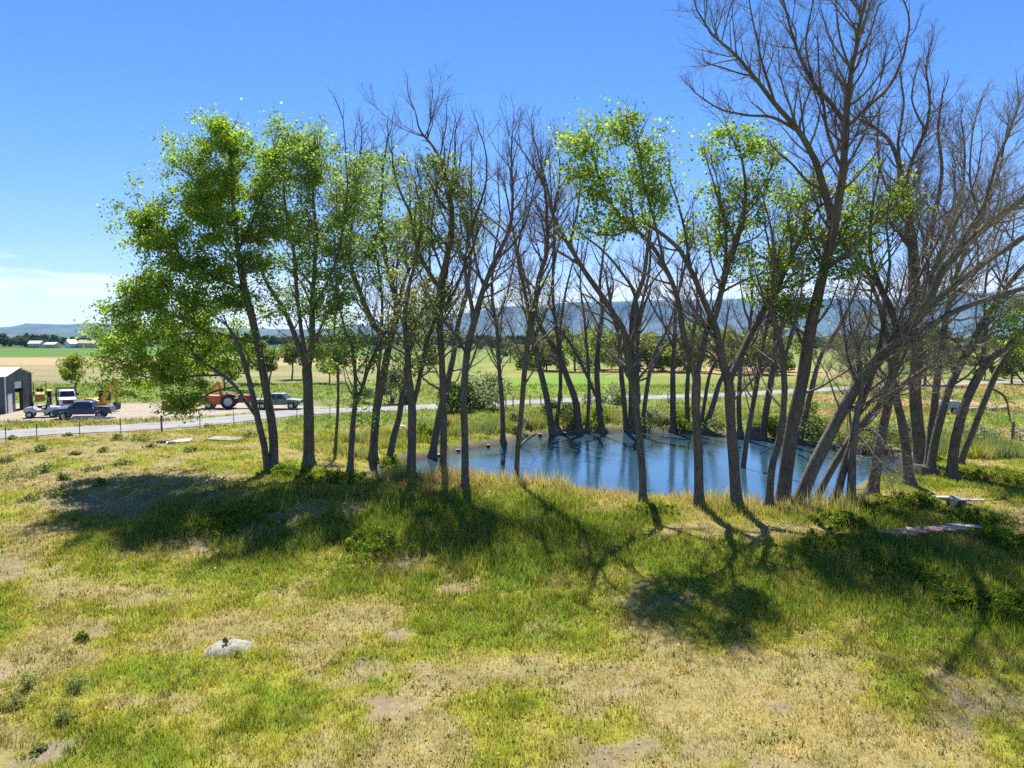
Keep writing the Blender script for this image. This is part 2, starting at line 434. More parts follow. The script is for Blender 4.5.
def ground_color(x, y):
    g, l, so_, st = masks(x, y)
    c = turf_color(g, l, st) * 0.9
    c = lerp(c, C_SOIL, so_)
    B = lambda *a, **k: blob(x, y, *a, **k)
    # beyond the pond: meadow, fields, yard
    n = fbm(x / 9.0, y / 9.0, 61, 5); nb = fbm(x / 45.0, y / 45.0, 62, 4)
    yy = y + (nb - 0.5) * 26 * sstep(70, 160, y)
    px = x / np.maximum(y, 1) * F + CX
    left = sstep(430, 330, px)
    OL = np.array([0.185, 0.18, 0.08]); GR = np.array([0.135, 0.205, 0.040]); TAN = np.array([0.34, 0.26, 0.14])
    CROP = np.array([0.085, 0.160, 0.025]); MEAD = np.array([0.160, 0.200, 0.045])
    far = lerp(np.broadcast_to(OL, c.shape), GR, sstep(0.42, 0.62, n))
    fl = lerp(far, GR, sstep(88, 96, yy) * sstep(128, 118, yy) * 0.8)
    fl = lerp(fl, TAN * 0.85, sstep(126, 150, yy) * sstep(0.40, 0.55, fbm(x / 30.0, y / 6.0, 66, 4)) * 0.9)
    fl = lerp(fl, TAN, sstep(205, 225, y + (n - .5) * 12))
    fl = lerp(fl, CROP, sstep(300, 306, y))
    fl = lerp(fl, np.array([0.055, 0.095, 0.035]), sstep(585, 640, y))
    fr = lerp(far, MEAD, sstep(72, 84, yy))
    fr = lerp(fr, TAN * np.array([.95, .98, .65]), sstep(0.50, 0.66, nb * 0.6 + fbm(x / 14.0, y / 30.0, 67, 4) * 0.4) * sstep(110, 150, y) * sstep(260, 215, y) * 0.8)
    for p in [(560, 383, 90, 9, .85), (620, 392, 160, 4, .3), (980, 421, 110, 7, .9), (560, 352, 120, 5, .6)]:
        fr = lerp(fr, np.array([0.13, 0.235, 0.028]), p[4] * B(*p[:4], seed=71, wob=.3))
    for p in [(740, 370, 120, 6, .8), (960, 404, 120, 4, 1.0), (960, 385, 110, 9, .55), (880, 415, 90, 6, .6), (860, 400, 80, 5, .6)]:
        fr = lerp(fr, TAN * np.array([1.1, 1.0, .9]), p[4] * B(*p[:4], seed=73, wob=.4))
    fr = lerp(fr, np.array([0.060, 0.105, 0.035]), sstep(420, 600, y))
    ff = lerp(fr, fl, left)
    c = lerp(c, ff, sstep(62, 72, y + (n - .5) * 10))
    # yard: packed pale gravel
    yard = np.array([[-66, 68], [-40, 71.5], [-32, 74], [-24, 79.5], [-20, 84], [-30, 90], [-44, 88], [-66, 90.]])
    yd = poly_sd(x, y, yard) + (n - .5) * 4
    c = lerp(c, np.array([0.33, 0.285, 0.225]), sstep(1.2, -1.0, yd))
    # verge of the road: pale dust
    rd = line_d(x, y, ROAD) + (fbm(x / 2, y / 2, 81, 3) - .5) * 2.2
    c = lerp(c, np.array([0.34, 0.30, 0.22]), sstep(3.6, 2.7, rd) * 0.7)
    # wet mud along the waterline
    nearp = (np.abs(x) < 60) & (y > 25) & (y < 90)
    sd = np.full(x.shape, 30.0)
    if nearp.any(): sd[nearp] = poly_sd(x[nearp], y[nearp], POND)
    c = lerp(c, np.array([0.17, 0.145, 0.105]), sstep(0.8, 0.35, sd + (n - .5) * .8))
    c = lerp(c, np.array([0.10, 0.085, 0.06]), sstep(0.3, -0.1, sd))
    return c

def axis(a0, step0, a1, tail, nt_):
    core = np.arange(a0, a1 + 1e-6, step0)
    return core
xs = np.concatenate([-42 - np.geomspace(0.6, 16000, 62)[::-1], np.arange(-42, 42.01, 0.33), 42 + np.geomspace(0.6, 16000, 62)])
ys = np.concatenate([[-16000, -4000, -1000, -300, -100, -30, -8, 2, 8], np.arange(10, 72, 0.33), np.arange(72, 130, 0.8), 130 + np.geomspace(1.0, 16000, 110)])
GX, GY = np.meshgrid(xs, ys)
GZ = terrain(GX, GY)
nx, ny = len(xs), len(ys)
idx = np.arange(nx * ny).reshape(ny, nx)
quads = np.stack([idx[:-1, :-1], idx[:-1, 1:], idx[1:, 1:], idx[1:, :-1]], -1).reshape(-1, 4)
gc = ground_color(GX.ravel(), GY.ravel())
gme = np_mesh('ground', np.stack([GX, GY, GZ], -1).reshape(-1, 3), [quads], gc)

def ground_mat():
    m, nt, out = new_mat('meadow_soil')
    b = N(nt, 'ShaderNodeBsdfPrincipled'); b.inputs['Roughness'].default_value = 0.95; b.inputs['Specular IOR Level'].default_value = 0.1
    a = N(nt, 'ShaderNodeAttribute', attribute_name='Col'); tc = N(nt, 'ShaderNodeTexCoord')
    last = a.outputs['Color']
    for sc_, amt, det in [(0.9, 0.55, 8), (7.0, 0.55, 6)]:
        no = N(nt, 'ShaderNodeTexNoise'); no.inputs['Scale'].default_value = sc_; no.inputs['Detail'].default_value = det; no.inputs['Roughness'].default_value = 0.7
        nt.links.new(tc.outputs['Object'], no.inputs['Vector'])
        r = ramp(nt, [(0.28, (0.55, 0.60, 0.55)), (0.5, (1, 1, 1)), (0.72, (1.45, 1.32, 1.25))])
        nt.links.new(no.outputs['Fac'], r.inputs['Fac'])
        mx = N(nt, 'ShaderNodeMix', data_type='RGBA', blend_type='MULTIPLY'); mx.inputs[0].default_value = amt + 0.2
        nt.links.new(last, mx.inputs[6]); nt.links.new(r.outputs['Color'], mx.inputs[7]); last = mx.outputs[2]
    nt.links.new(last, b.inputs['Base Color'])
    bp = N(nt, 'ShaderNodeBump'); bp.inputs['Strength'].default_value = 0.7; bp.inputs['Distance'].default_value = 0.10
    nt.links.new(no.outputs['Fac'], bp.inputs['Height']); nt.links.new(bp.outputs['Normal'], b.inputs['Normal'])
    nt.links.new(b.outputs['BSDF'], out.inputs['Surface'])
    return m
tag(link_mesh('ground', gme, ground_mat()), kind='structure', label='grassy meadow ground with dry patches around the pond')

# ------------------------------------------------------------------ pond water
def water_mat():
    m, nt, out = new_mat('pond_water')
    b = N(nt, 'ShaderNodeBsdfPrincipled')
    b.inputs['Base Color'].default_value = (0.028, 0.070, 0.105, 1); b.inputs['Roughness'].default_value = 0.045; b.inputs['IOR'].default_value = 2.1
    b.inputs['Specular IOR Level'].default_value = 0.75
    tc = N(nt, 'ShaderNodeTexCoord'); mp = N(nt, 'ShaderNodeMapping'); mp.inputs['Scale'].default_value = (1.0, 1.9, 1)
    no = N(nt, 'ShaderNodeTexNoise'); no.inputs['Scale'].default_value = 2.6; no.inputs['Detail'].default_value = 5; no.inputs['Roughness'].default_value = 0.55
    n2 = N(nt, 'ShaderNodeTexNoise'); n2.inputs['Scale'].default_value = 0.16; n2.inputs['Detail'].default_value = 3
    nt.links.new(tc.outputs['Object'], mp.inputs['Vector']); nt.links.new(mp.outputs[0], no.inputs['Vector']); nt.links.new(tc.outputs['Object'], n2.inputs['Vector'])
    st = N(nt, 'ShaderNodeMapRange'); st.inputs['From Min'].default_value = 0.35; st.inputs['From Max'].default_value = 0.65
    st.inputs['To Min'].default_value = 0.06; st.inputs['To Max'].default_value = 0.20
    nt.links.new(n2.outputs['Fac'], st.inputs['Value'])
    bp = N(nt, 'ShaderNodeBump'); bp.inputs['Distance'].default_value = 0.10
    nt.links.new(st.outputs[0], bp.inputs['Strength']); nt.links.new(no.outputs['Fac'], bp.inputs['Height']); nt.links.new(bp.outputs['Normal'], b.inputs['Normal'])
    nt.links.new(b.outputs['BSDF'], out.inputs['Surface'])
    return m
P = POND; cen = P.mean(0); wb = MB()
ring = [(cen + (p - cen) * (1 + 0.7 / np.linalg.norm(p - cen))) for p in P]
wb.add([(p[0], p[1], WATER_Z) for p in ring], [tuple(range(len(ring)))])
me = bpy.data.meshes.new('pond_water'); me.from_pydata(wb.v, [], wb.f); me.update()
if me.polygons[0].normal.z < 0: me.flip_normals()
tag(link_mesh('water', me, water_mat()), kind='structure', label='small blue pond ringed by bare trees')

# ------------------------------------------------------------------ road
def strip(P, wl, wr, lift, name, mat, step=1.5):
    pts = []
    for i in range(len(P) - 1):
        n = max(1, int(np.linalg.norm(P[i + 1] - P[i]) / step))
        for k in range(n):
            t = k / n
            p0 = P[max(i - 1, 0)]; p1 = P[i]; p2 = P[i + 1]; p3 = P[min(i + 2, len(P) - 1)]
            pts.append(0.5 * ((2 * p1) + (-p0 + p2) * t + (2 * p0 - 5 * p1 + 4 * p2 - p3) * t * t + (-p0 + 3 * p1 - 3 * p2 + p3) * t ** 3))
    pts = np.array(pts); T = np.gradient(pts, axis=0); T /= np.linalg.norm(T, axis=1)[:, None]
    Nn = np.stack([-T[:, 1], T[:, 0]], 1)
    offs = np.linspace(-wr, wl, 7)
    V = []
    for o in offs:
        q = pts + Nn * (o + ((fbm(pts[:, 0] / 3, pts[:, 1] / 3, 91, 3) - .5) * 0.5)[:, None] * (abs(o) > 0.9 * max(wl, wr)))
        crown = 0.05 * (1 - (o / max(wl, wr)) ** 2)
        V.append(np.stack([q[:, 0], q[:, 1], terrain(q[:, 0], q[:, 1]) + lift + crown], 1))
    V = np.array(V); k, n = V.shape[:2]
    ii = np.arange(k * n).reshape(k, n)
    q = np.stack([ii[:-1, :-1], ii[1:, :-1], ii[1:, 1:], ii[:-1, 1:]], -1).reshape(-1, 4)[:, ::-1]
    return link_mesh(name, np_mesh(name, V.reshape(-1, 3), [q]), mat)
def road_mat():
    m, nt, out = new_mat('worn_road')
    b = N(nt, 'ShaderNodeBsdfPrincipled'); b.inputs['Roughness'].default_value = 0.92; b.inputs['Specular IOR Level'].default_value = 0.2
    tc = N(nt, 'ShaderNodeTexCoord'); no = N(nt, 'ShaderNodeTexNoise'); no.inputs['Scale'].default_value = 0.5; no.inputs['Detail'].default_value = 9; no.inputs['Roughness'].default_value = 0.7
    nt.links.new(tc.outputs['Object'], no.inputs['Vector'])
    r = ramp(nt, [(0.3, (0.21, 0.20, 0.195)), (0.7, (0.31, 0.295, 0.285))]); nt.links.new(no.outputs['Fac'], r.inputs['Fac'])
    nt.links.new(r.outputs['Color'], b.inputs['Base Color']); nt.links.new(b.outputs[0], out.inputs['Surface'])
    return m
tag(strip(ROAD, 2.7, 2.7, 0.05, 'road', road_mat()), kind='structure', label='grey country road running behind the pond')

# ------------------------------------------------------------------ far hills
def hill_mat(name, a, b_):
    return simple(name, a, 0.95, b_, 0.004, spec=0.1)
def ridge(name, prof_px, dist, depth, mat, label, seed):
    """a range whose crest follows (photo column, metres high) at its own true distance"""
    cols = np.linspace(prof_px[0][0], prof_px[-1][0], 260)
    hts = np.interp(cols, [p[0] for p in prof_px], [p[1] for p in prof_px])
    X = (cols - CX) / F * dist
    hts = hts * (1 + 0.05 * (fbm(X / 300, X * 0, seed, 4) - .5)) + 18 * (fbm(X / 420, X * 0 + 3, seed, 3) - .5)
    rows = [(-1.0, -0.02), (-0.72, 0.10), (-0.45, 0.30), (-0.28, 0.52), (-0.16, 0.80), (-0.1, 0.93), (0.0, 1.0), (0.5, 0.9), (1.0, -0.02)]
    V = []
    for t, h in rows:
        nz = fbm(X / 500 + t * 3, X * 0 + t * 7, seed + 3, 4) - .5
        V.append(np.stack([X * (1 + t * depth / dist * 0.5), dist + t * depth + nz * depth * 0.35 * (0 if h < 0 else 1) * (1 - abs(t)), hts * h * (1 + nz * 0.35 * (1 - h)) - 6 * (h < 0)], 1))
    V = np.array(V); k, n = V.shape[:2]; ii = np.arange(k * n).reshape(k, n)
    q = np.stack([ii[:-1, :-1], ii[:-1, 1:], ii[1:, 1:], ii[1:, :-1]], -1).reshape(-1, 4)
    return tag(link_mesh(name, np_mesh(name, V.reshape(-1, 3), [q]), mat), kind='structure', label=label)
ridge('hills', [(-700, 60), (-250, 90), (-40, 118), (60, 128), (180, 110), (300, 90), (420, 60)], 8200, 1500, hill_mat('near_hill', (0.075, 0.085, 0.05), 0.45), 'low wooded hills beyond the fields', 1)
ridge('hills', [(-600, 120), (-60, 170), (10, 190), (30, 250), (55, 232), (75, 220), (92, 258), (110, 240), (160, 200), (300, 150), (420, 120)], 12000, 1500, hill_mat('far_hill', (0.07, 0.08, 0.055), 0.4), 'farther blue hills on the skyline', 5)
ridge('mountain', [(260, 90), (380, 240), (440, 370), (500, 520), (560, 600), (640, 640), (700, 660), (800, 670), (900, 690), (960, 760), (1024, 780), (1250, 800), (1600, 760)], 12500, 2200,
      hill_mat('mesa_slope', (0.065, 0.075, 0.05), 0.5), 'long flat topped blue mesa on the skyline', 9)

# ------------------------------------------------------------------ the air
hz = MB().box(-16500, 16500, -16500, 16500, -40, 900)
m, nt, out = new_mat('haze_air')
pv = N(nt, 'ShaderNodeVolumePrincipled'); pv.inputs['Density'].default_value = 4.8e-5; pv.inputs['Color'].default_value = (0.33, 0.60, 1.0, 1)
pv.inputs['Anisotropy'].default_value = 0.0
nt.links.new(pv.outputs[0], out.inputs['Volume'])
tag(hz.build('haze', m), kind='stuff', label='clear summer air fading far hills to blue')
# ------------------------------------------------------------------ trees
def unit(v): return v / np.maximum(np.linalg.norm(v, axis=-1, keepdims=True), 1e-9)

def tubes(P, R, S):
    """P (N,K,3), R (N,K): N open tubes with S sides -> verts, quads"""
    n, k, _ = P.shape
    T = np.gradient(P, axis=1); T = unit(T)
    ref = np.where(np.abs(T[:, :1, 2:3]) < 0.9, np.array([[[0.13, 0.21, 1.0]]]), np.array([[[1.0, 0.2, 0.1]]]))
    U = unit(np.cross(T, np.broadcast_to(ref, T.shape))); W = np.cross(T, U)
    a = np.arange(S) * 2 * math.pi / S
    V = P[:, :, None, :] + R[:, :, None, None] * (U[:, :, None, :] * np.cos(a)[None, None, :, None] + W[:, :, None, :] * np.sin(a)[None, None, :, None])
    idx = np.arange(n * k * S).reshape(n, k, S)
    nx_ = np.roll(idx, -1, axis=2)
    q = np.stack([idx[:, :-1], nx_[:, :-1], nx_[:, 1:], idx[:, 1:]], -1).reshape(-1, 4)
    return V.reshape(-1, 3), q

def join(parts):
    V = []; Q = []; b = 0
    for v, q in parts:
        V.append(v); Q.append(q + b); b += len(v)
    return np.concatenate(V), np.concatenate(Q)

def resample(P, R, K):
    d = np.concatenate([[0], np.cumsum(np.linalg.norm(np.diff(P, axis=0), axis=1))])
    t = np.linspace(0, d[-1], K)
    return np.stack([np.interp(t, d, P[:, i]) for i in range(3)], 1), np.interp(t, d, R), d[-1]

def cat_open(P, n=6):
    out = []
    for i in range(len(P) - 1):
        p0 = P[max(i - 1, 0)]; p1 = P[i]; p2 = P[i + 1]; p3 = P[min(i + 2, len(P) - 1)]
        for k in range(n):
            t = k / n
            out.append(0.5 * ((2 * p1) + (-p0 + p2) * t + (2 * p0 - 5 * p1 + 4 * p2 - p3) * t * t + (-p0 + 3 * p1 - 3 * p2 + p3) * t ** 3))
    out.append(P[-1]); return np.array(out)

def grow(rng, PP, RR, LL, per_m, t0, ang, ratio, lmin, lmax, up, jit, K, rscale, rtip):
    """children along parents; PP (N,K0,3) RR (N,K0) LL (N,)"""
    n = rng.poisson(np.maximum(LL * per_m, 0.01))
    pi = np.repeat(np.arange(len(PP)), n)
    if len(pi) == 0: return None
    m = len(pi); K0 = PP.shape[1]
    t = t0 + (1 - t0) * rng.random(m) ** 0.85
    f = t * (K0 - 1); i0 = np.minimum(f.astype(int), K0 - 2); fr = (f - i0)[:, None]
    st = PP[pi, i0] * (1 - fr) + PP[pi, i0 + 1] * fr
    r0 = RR[pi, i0] * (1 - fr[:, 0]) + RR[pi, i0 + 1] * fr[:, 0]
    tan = unit(PP[pi, i0 + 1] - PP[pi, i0])
    rv = unit(rng.normal(size=(m, 3)))
    perp = unit(rv - (rv * tan).sum(1, keepdims=True) * tan)
    th_ = np.radians(ang[0] + (ang[1] - ang[0]) * rng.random(m))[:, None]
    d = np.cos(th_) * tan + np.sin(th_) * perp
    L = np.clip(LL[pi] * ratio * (0.55 + 0.9 * rng.random(m)) * (1.15 - 0.75 * t), lmin, lmax)
    P = np.empty((m, K, 3)); P[:, 0] = st
    stp = (L / (K - 1))[:, None]
    for k in range(1, K):
        d = unit(d + np.array([0, 0, up]) + rng.normal(size=(m, 3)) * jit)
        P[:, k] = P[:, k - 1] + d * stp
    rb = np.clip(np.minimum(r0 * 0.62, L * rscale), rtip, None)
    R = rb[:, None] * (1 - np.linspace(0, 1, K)[None] ** 0.9) + rtip * np.linspace(0, 1, K)[None] ** 0.9
    return P, R, L

def leaf_cards(rng, C, size, colors, droop=0.25):
    """one small folded leaf per centre; returns verts, tris, vertex colours"""
    n = len(C)
    nrm = unit(rng.normal(size=(n, 3)) + np.array([0, 0, 0.35]))
    a = unit(np.cross(nrm, rng.normal(size=(n, 3)))); a[:, 2] -= droop; a = unit(a)
    b = unit(np.cross(nrm, a)); nrm = np.cross(a, b)
    s = size * (0.45 + 1.0 * rng.random(n))[:, None]
    w_ = 0.42 + 0.12 * rng.random(n)[:, None]
    V = np.stack([C - a * s * 0.5, C + b * s * w_ + nrm * s * 0.12, C + a * s * 0.55, C - b * s * w_ + nrm * s * 0.12], 1).reshape(-1, 3)
    i = np.arange(n) * 4
    q = np.concatenate([np.stack([i, i + 1, i + 2], 1), np.stack([i, i + 2, i + 3], 1)])
    return V, q, np.repeat(colors, 4, axis=0)

def leaf_colors(rng, n, c0, c1, dead=0.0):
    t = rng.random(n)[:, None]
    c = np.array(c0) * (1 - t) + np.array(c1) * t
    c = c * (0.8 + 0.45 * rng.random(n)[:, None])
    if dead:
        k = rng.random(n) < dead
        c[k] = np.array([0.28, 0.23, 0.10])
    return np.clip(c, 0, 1)

LEAF_KINDS = {
    'bright': dict(c0=(0.15, 0.26, 0.035), c1=(0.38, 0.49, 0.085), size=0.130, mat=LEAF),
    'dull':   dict(c0=(0.16, 0.26, 0.060), c1=(0.34, 0.46, 0.13), size=0.140, mat=LEAF_DULL),
    'pale':   dict(c0=(0.20, 0.26, 0.090), c1=(0.36, 0.40, 0.16), size=0.130, mat=LEAF_DULL),
}
N_TREE = [0]; rngb = np.random.default_rng(55)
def tree(label, limbs, leaf=None, kind='bright', dens=1.0, l1=1.0, low=2.8, pale=False, name='bare_tree', depth=None, base_sink=0.25, tw=1.0, up=0.10, spread=1.0, drift=0.30, dead=0.0, lk=1.0, cat='tree', group=None):
    N_TREE[0] += 1
    rng = np.random.default_rng(100 + N_TREE[0])
    b = gp(limbs[0][0][0], limbs[0][0][1])
    D0 = depth or b[1]
    cy_ = float(crest_y(b[0]))
    if depth is None and cy_ - 1 < D0 < cy_ + 14 and limbs[0][0][1] > 470 and -6 < b[0] < 21 and float(poly_sd(np.array([b[0]]), np.array([b[1]]), POND)[0]) < 1.5:
        D0 = cy_ + rngb.uniform(-0.3, 1.3)          # rooted on the near bank, its foot hidden by the bank grass
    base = at(limbs[0][0][0], limbs[0][0][1], D0)
    base_z = th(base[0], D0)
    nodes_px = []; nodes_D = []
    skel = []
    for li, L in enumerate(limbs):
        L = np.array(L, float)
        if li == 0:
            Ds = D0
            dd = rng.uniform(-0.10, 0.10)
        else:
            q = np.array(nodes_px); k = int(np.argmin(((q - L[0, :2]) ** 2).sum(1)))
            Ds = nodes_D[k]
            if math.dist(q[k], L[0, :2]) < 14: L = np.vstack([[q[k][0], q[k][1], L[0, 2]], L])
            if abs(L[0, 1] - limbs[0][0][1]) < 12: Ds = D0 + rng.uniform(-0.35, 0.35)
            dd = rng.choice([-1, 1]) * rng.uniform(0.15, 1.0) * drift
        plen = np.concatenate([[0], np.cumsum(np.hypot(np.diff(L[:, 0]), np.diff(L[:, 1])))])
        D = Ds + dd * plen / F * Ds
        P = np.array([at(a, c, d) for (a, c, _), d in zip(L, D)])
        if abs(L[0, 1] - limbs[0][0][1]) < 12:
            P[0, 2] = min(P[0, 2], th(P[0, 0], P[0, 1]))
            P = np.vstack([P[0] - [0, 0, base_sink] - (P[1] - P[0]) * 0.02, P]); Wd = np.concatenate([[L[0, 2] * 1.1], L[:, 2]]); Dr = np.concatenate([[D[0]], D])
            Wd[1] *= 1.05
        else:
            Wd = L[:, 2]; Dr = D
        R = Wd * 0.5 * Dr / F * 0.84
        C = cat_open(P, 6)
        Rc = np.interp(np.linspace(0, len(P) - 1, len(C)), np.arange(len(P)), R)
        wob = np.stack([fbm(np.arange(len(C)) / 5.0, np.full(len(C), li * 7.0 + N_TREE[0]), s_, 3) - .5 for s_ in (1, 2, 3)], 1)
        C = C + wob * 0.16 * np.linspace(0.15, 1, len(C))[:, None] * np.array([1, 1, .3])
        for p, d, t in zip(L, D, range(99)): pass
        for k in range(len(L) - 1):
            for u in np.linspace(0, 1, 6):
                nodes_px.append(L[k, :2] * (1 - u) + L[k + 1, :2] * u); nodes_D.append(D[k] * (1 - u) + D[k + 1] * u)
        skel.append((C, Rc, li))
    root = empty(name, (base[0], D0, base_z))
    tag(root, label, cat, group)
    org = np.array([base[0], D0, base_z])
    # trunk and main limbs
    tp = []
    for C, Rc, li in skel:
        hz_ = np.maximum(0, C[:, 2] - base_z); fl_ = 1 + (0.60 * np.exp(-hz_ / 0.32) if (li == 0 or abs(C[0, 2] - base_z) < 1.0) else 0)
        rr = fl_ * Rc * (1 + 0.10 * (fbm(np.arange(len(C)) / 2.0, np.full(len(C), li * 3.1), 7, 2) - .5) * 2)
        tp.append(tubes((C - org)[None], rr[None], 9 if Rc.max() > 0.12 else 6))
    V, Q = join(tp)
    link_mesh('trunk', np_mesh('trunk', V, [Q]), BARK_PALE if pale else BARK, root)
    # bare branches and twigs
    K = 14; PP = []; RR = []; LL = []
    for C, Rc, li in skel:
        p, r, l = resample(C, Rc, K)
        k0 = 0
        h = p[:, 2] - base_z
        low_ = low if (li == 0 or abs(h[0]) < 1) else 0.0
        keep = h > low_
        if keep.sum() < 3: continue
        p, r, l = resample(p[keep], r[keep], K)
        PP.append(p); RR.append(r); LL.append(l)
    parts = []; tips = None
    if PP:
        PP, RR, LL = np.array(PP), np.array(RR), np.array(LL)
        # leaders that carry each limb on past its traced end
        n = 3; e = []
        for p, r, l in zip(PP, RR, LL):
            for k in range(n):
                d = unit(p[-1] - p[-3]); d = unit(d + rng.normal(size=3) * 0.33 * spread + np.array([0, 0, 0.12]))
                Lx = min(1.7, 0.6 + l * 0.11) * rng.uniform(0.6, 1.2); q = [p[-1]]
                for _ in range(7):
                    d = unit(d + rng.normal(size=3) * 0.10 + np.array([0, 0, up * 0.6])); q.append(q[-1] + d * Lx / 7)
                e.append((np.array(q), np.linspace(r[-1] * 0.85, 0.008, 8), Lx))
        EP, ER, EL_ = np.array([x[0] for x in e]), np.array([x[1] for x in e]), np.array([x[2] for x in e])
        A1 = grow(rng, PP, RR, LL, 1.45 * dens * l1, 0.08, (28, 62), 0.34, 0.9, 4.2, up, 0.13 * spread, 9, 0.018, 0.006)
        parts.append(tubes(EP - org, ER, 4))
        lv1 = [(EP, ER, EL_)]
        As = grow(rng, PP, RR, LL, 0.40, 0.05, (40, 80), 0.1, 0.15, 0.55, 0.0, 0.10, 4, 0.10, 0.016)
        if As: parts.append(tubes(As[0] - org, As[1], 5))
        if A1: parts.append(tubes(A1[0] - org, A1[1], 4)); lv1.append(A1)
        lv2 = []
        for P_, R_, L_ in lv1:
            A2 = grow(rng, P_, R_, L_, 2.7 * dens, 0.12, (25, 60), 0.46, 0.35, 1.9, up * 0.8, 0.15, 6, 0.011, 0.0045)
            if A2: parts.append(tubes(A2[0] - org, A2[1], 3)); lv2.append(A2)
        for P_, R_, L_ in lv2:
            A3 = grow(rng, P_, R_, L_, 4.4 * dens * tw, 0.1, (22, 58), 0.5, 0.18, 0.8, up * 0.6, 0.12, 4, 0.008, 0.0038)
            if A3: parts.append(tubes(A3[0] - org, A3[1], 3))
    # leafy boughs
    lp = []
    if leaf:
        kd = LEAF_KINDS[kind]
        allP = np.concatenate([C for C, _, _ in skel]); allR = np.concatenate([r for _, r, _ in skel])
        bp_, br_, bl_ = [], [], []
        for el in leaf:
            ex, ey, rx, ry, ncl, per = el[:6]; dz = el[6] if len(el) > 6 else 0.0
            q = np.array(nodes_px); k = int(np.argmin(((q - [ex, ey]) ** 2).sum(1)))
            De = nodes_D[k] + dz
            c = at(ex, ey, De); ax = rx / F * De; az = ry / F * De; ay = 0.8 * (ax + az) / 2 + 0.3
            u = rng.normal(size=(ncl, 3)) * 0.50; u = u * np.minimum(1, 1.25 / np.maximum(np.linalg.norm(u, axis=1), 1e-6))[:, None]
            cl = c + u * np.array([ax, ay, az])
            gap = fbm(cl[:, 0] / 1.3 + cl[:, 1] * .31, cl[:, 2] / 1.3 + cl[:, 1] * .27, 400 + N_TREE[0], 2)
            cl = cl[gap > np.quantile(gap, 0.22)]; ncl = len(cl)
            for p in cl:
                d2 = ((allP - p) ** 2).sum(1) + 6.0 * np.maximum(0, allP[:, 2] - p[2] + 0.4) ** 2 - 0.0
                j = int(np.argmin(d2 + rng.random(len(d2)) * 3.0))
                s0 = allP[j]; dist = np.linalg.norm(p - s0)
                mid = (s0 + p) / 2 + np.array([0, 0, 0.10 * dist]) + rng.normal(size=3) * 0.08 * dist
                t = np.linspace(0, 1, 9)[:, None]
                b_ = s0 * (1 - t) ** 2 + 2 * mid * t * (1 - t) + p * t ** 2
                b_ = b_ + np.cumsum(rng.normal(size=(9, 3)), axis=0) * 0.022 * dist * np.sin(np.linspace(0, math.pi, 9))[:, None]
                bp_.append(b_); br_.append(np.linspace(min(allR[j] * .6, 0.010 + dist * 0.010), 0.006, 9)); bl_.append(dist)
            # leaves
            sg = 0.42 if kind == 'bright' else 0.5
            nl = np.maximum(4, rng.poisson(1.45 * lk * per * rng.uniform(0.4, 1.5, ncl)))
            boughs = np.array(bp_[-ncl:])
            LC = np.repeat(cl, nl, axis=0)
            sgv = np.repeat(sg * rng.uniform(0.6, 1.35, ncl), nl)[:, None]
            off = rng.normal(size=LC.shape) * sgv * np.array([1, 1, .8])
            # most leaves hang in sprays along the outer half of the bough, the rest fill round its tip
            ci = np.repeat(np.arange(ncl), nl); on = rng.random(len(ci)) < 0.55
            ti = rng.integers(4, 9, len(ci)); LC[on] = boughs[ci[on], ti[on]]; off[on] *= 0.55
            lp.append((LC + off, np.repeat(rng.uniform(0.8, 1.2, ncl), nl)))
        BPs, BRs, BLs = np.array(bp_), np.array(br_), np.array(bl_)
        parts.append(tubes(BPs - org, BRs, 4))
        A2 = grow(rng, BPs, BRs, np.minimum(BLs, 2.0), 2.2, 0.45, (25, 65), 0.5, 0.3, 0.9, 0.05, 0.15, 5, 0.010, 0.0045)
        if A2: parts.append(tubes(A2[0] - org, A2[1], 3))
    if parts:
        V, Q = join(parts)
        link_mesh('crown', np_mesh('crown', V, [Q], smooth=True), TWIG_PALE if pale else TWIG, root)
    if lp:
        C = np.concatenate([a for a, _ in lp]); br = np.concatenate([b_ for _, b_ in lp])
        cc = leaf_colors(rng, len(C), kd['c0'], kd['c1'], dead) * br[:, None]
        V, T, VC = leaf_cards(rng, C - org, kd['size'], cc)
        link_mesh('foliage', np_mesh('foliage', V, [T], VC, smooth=False), kd['mat'], root)
    return root

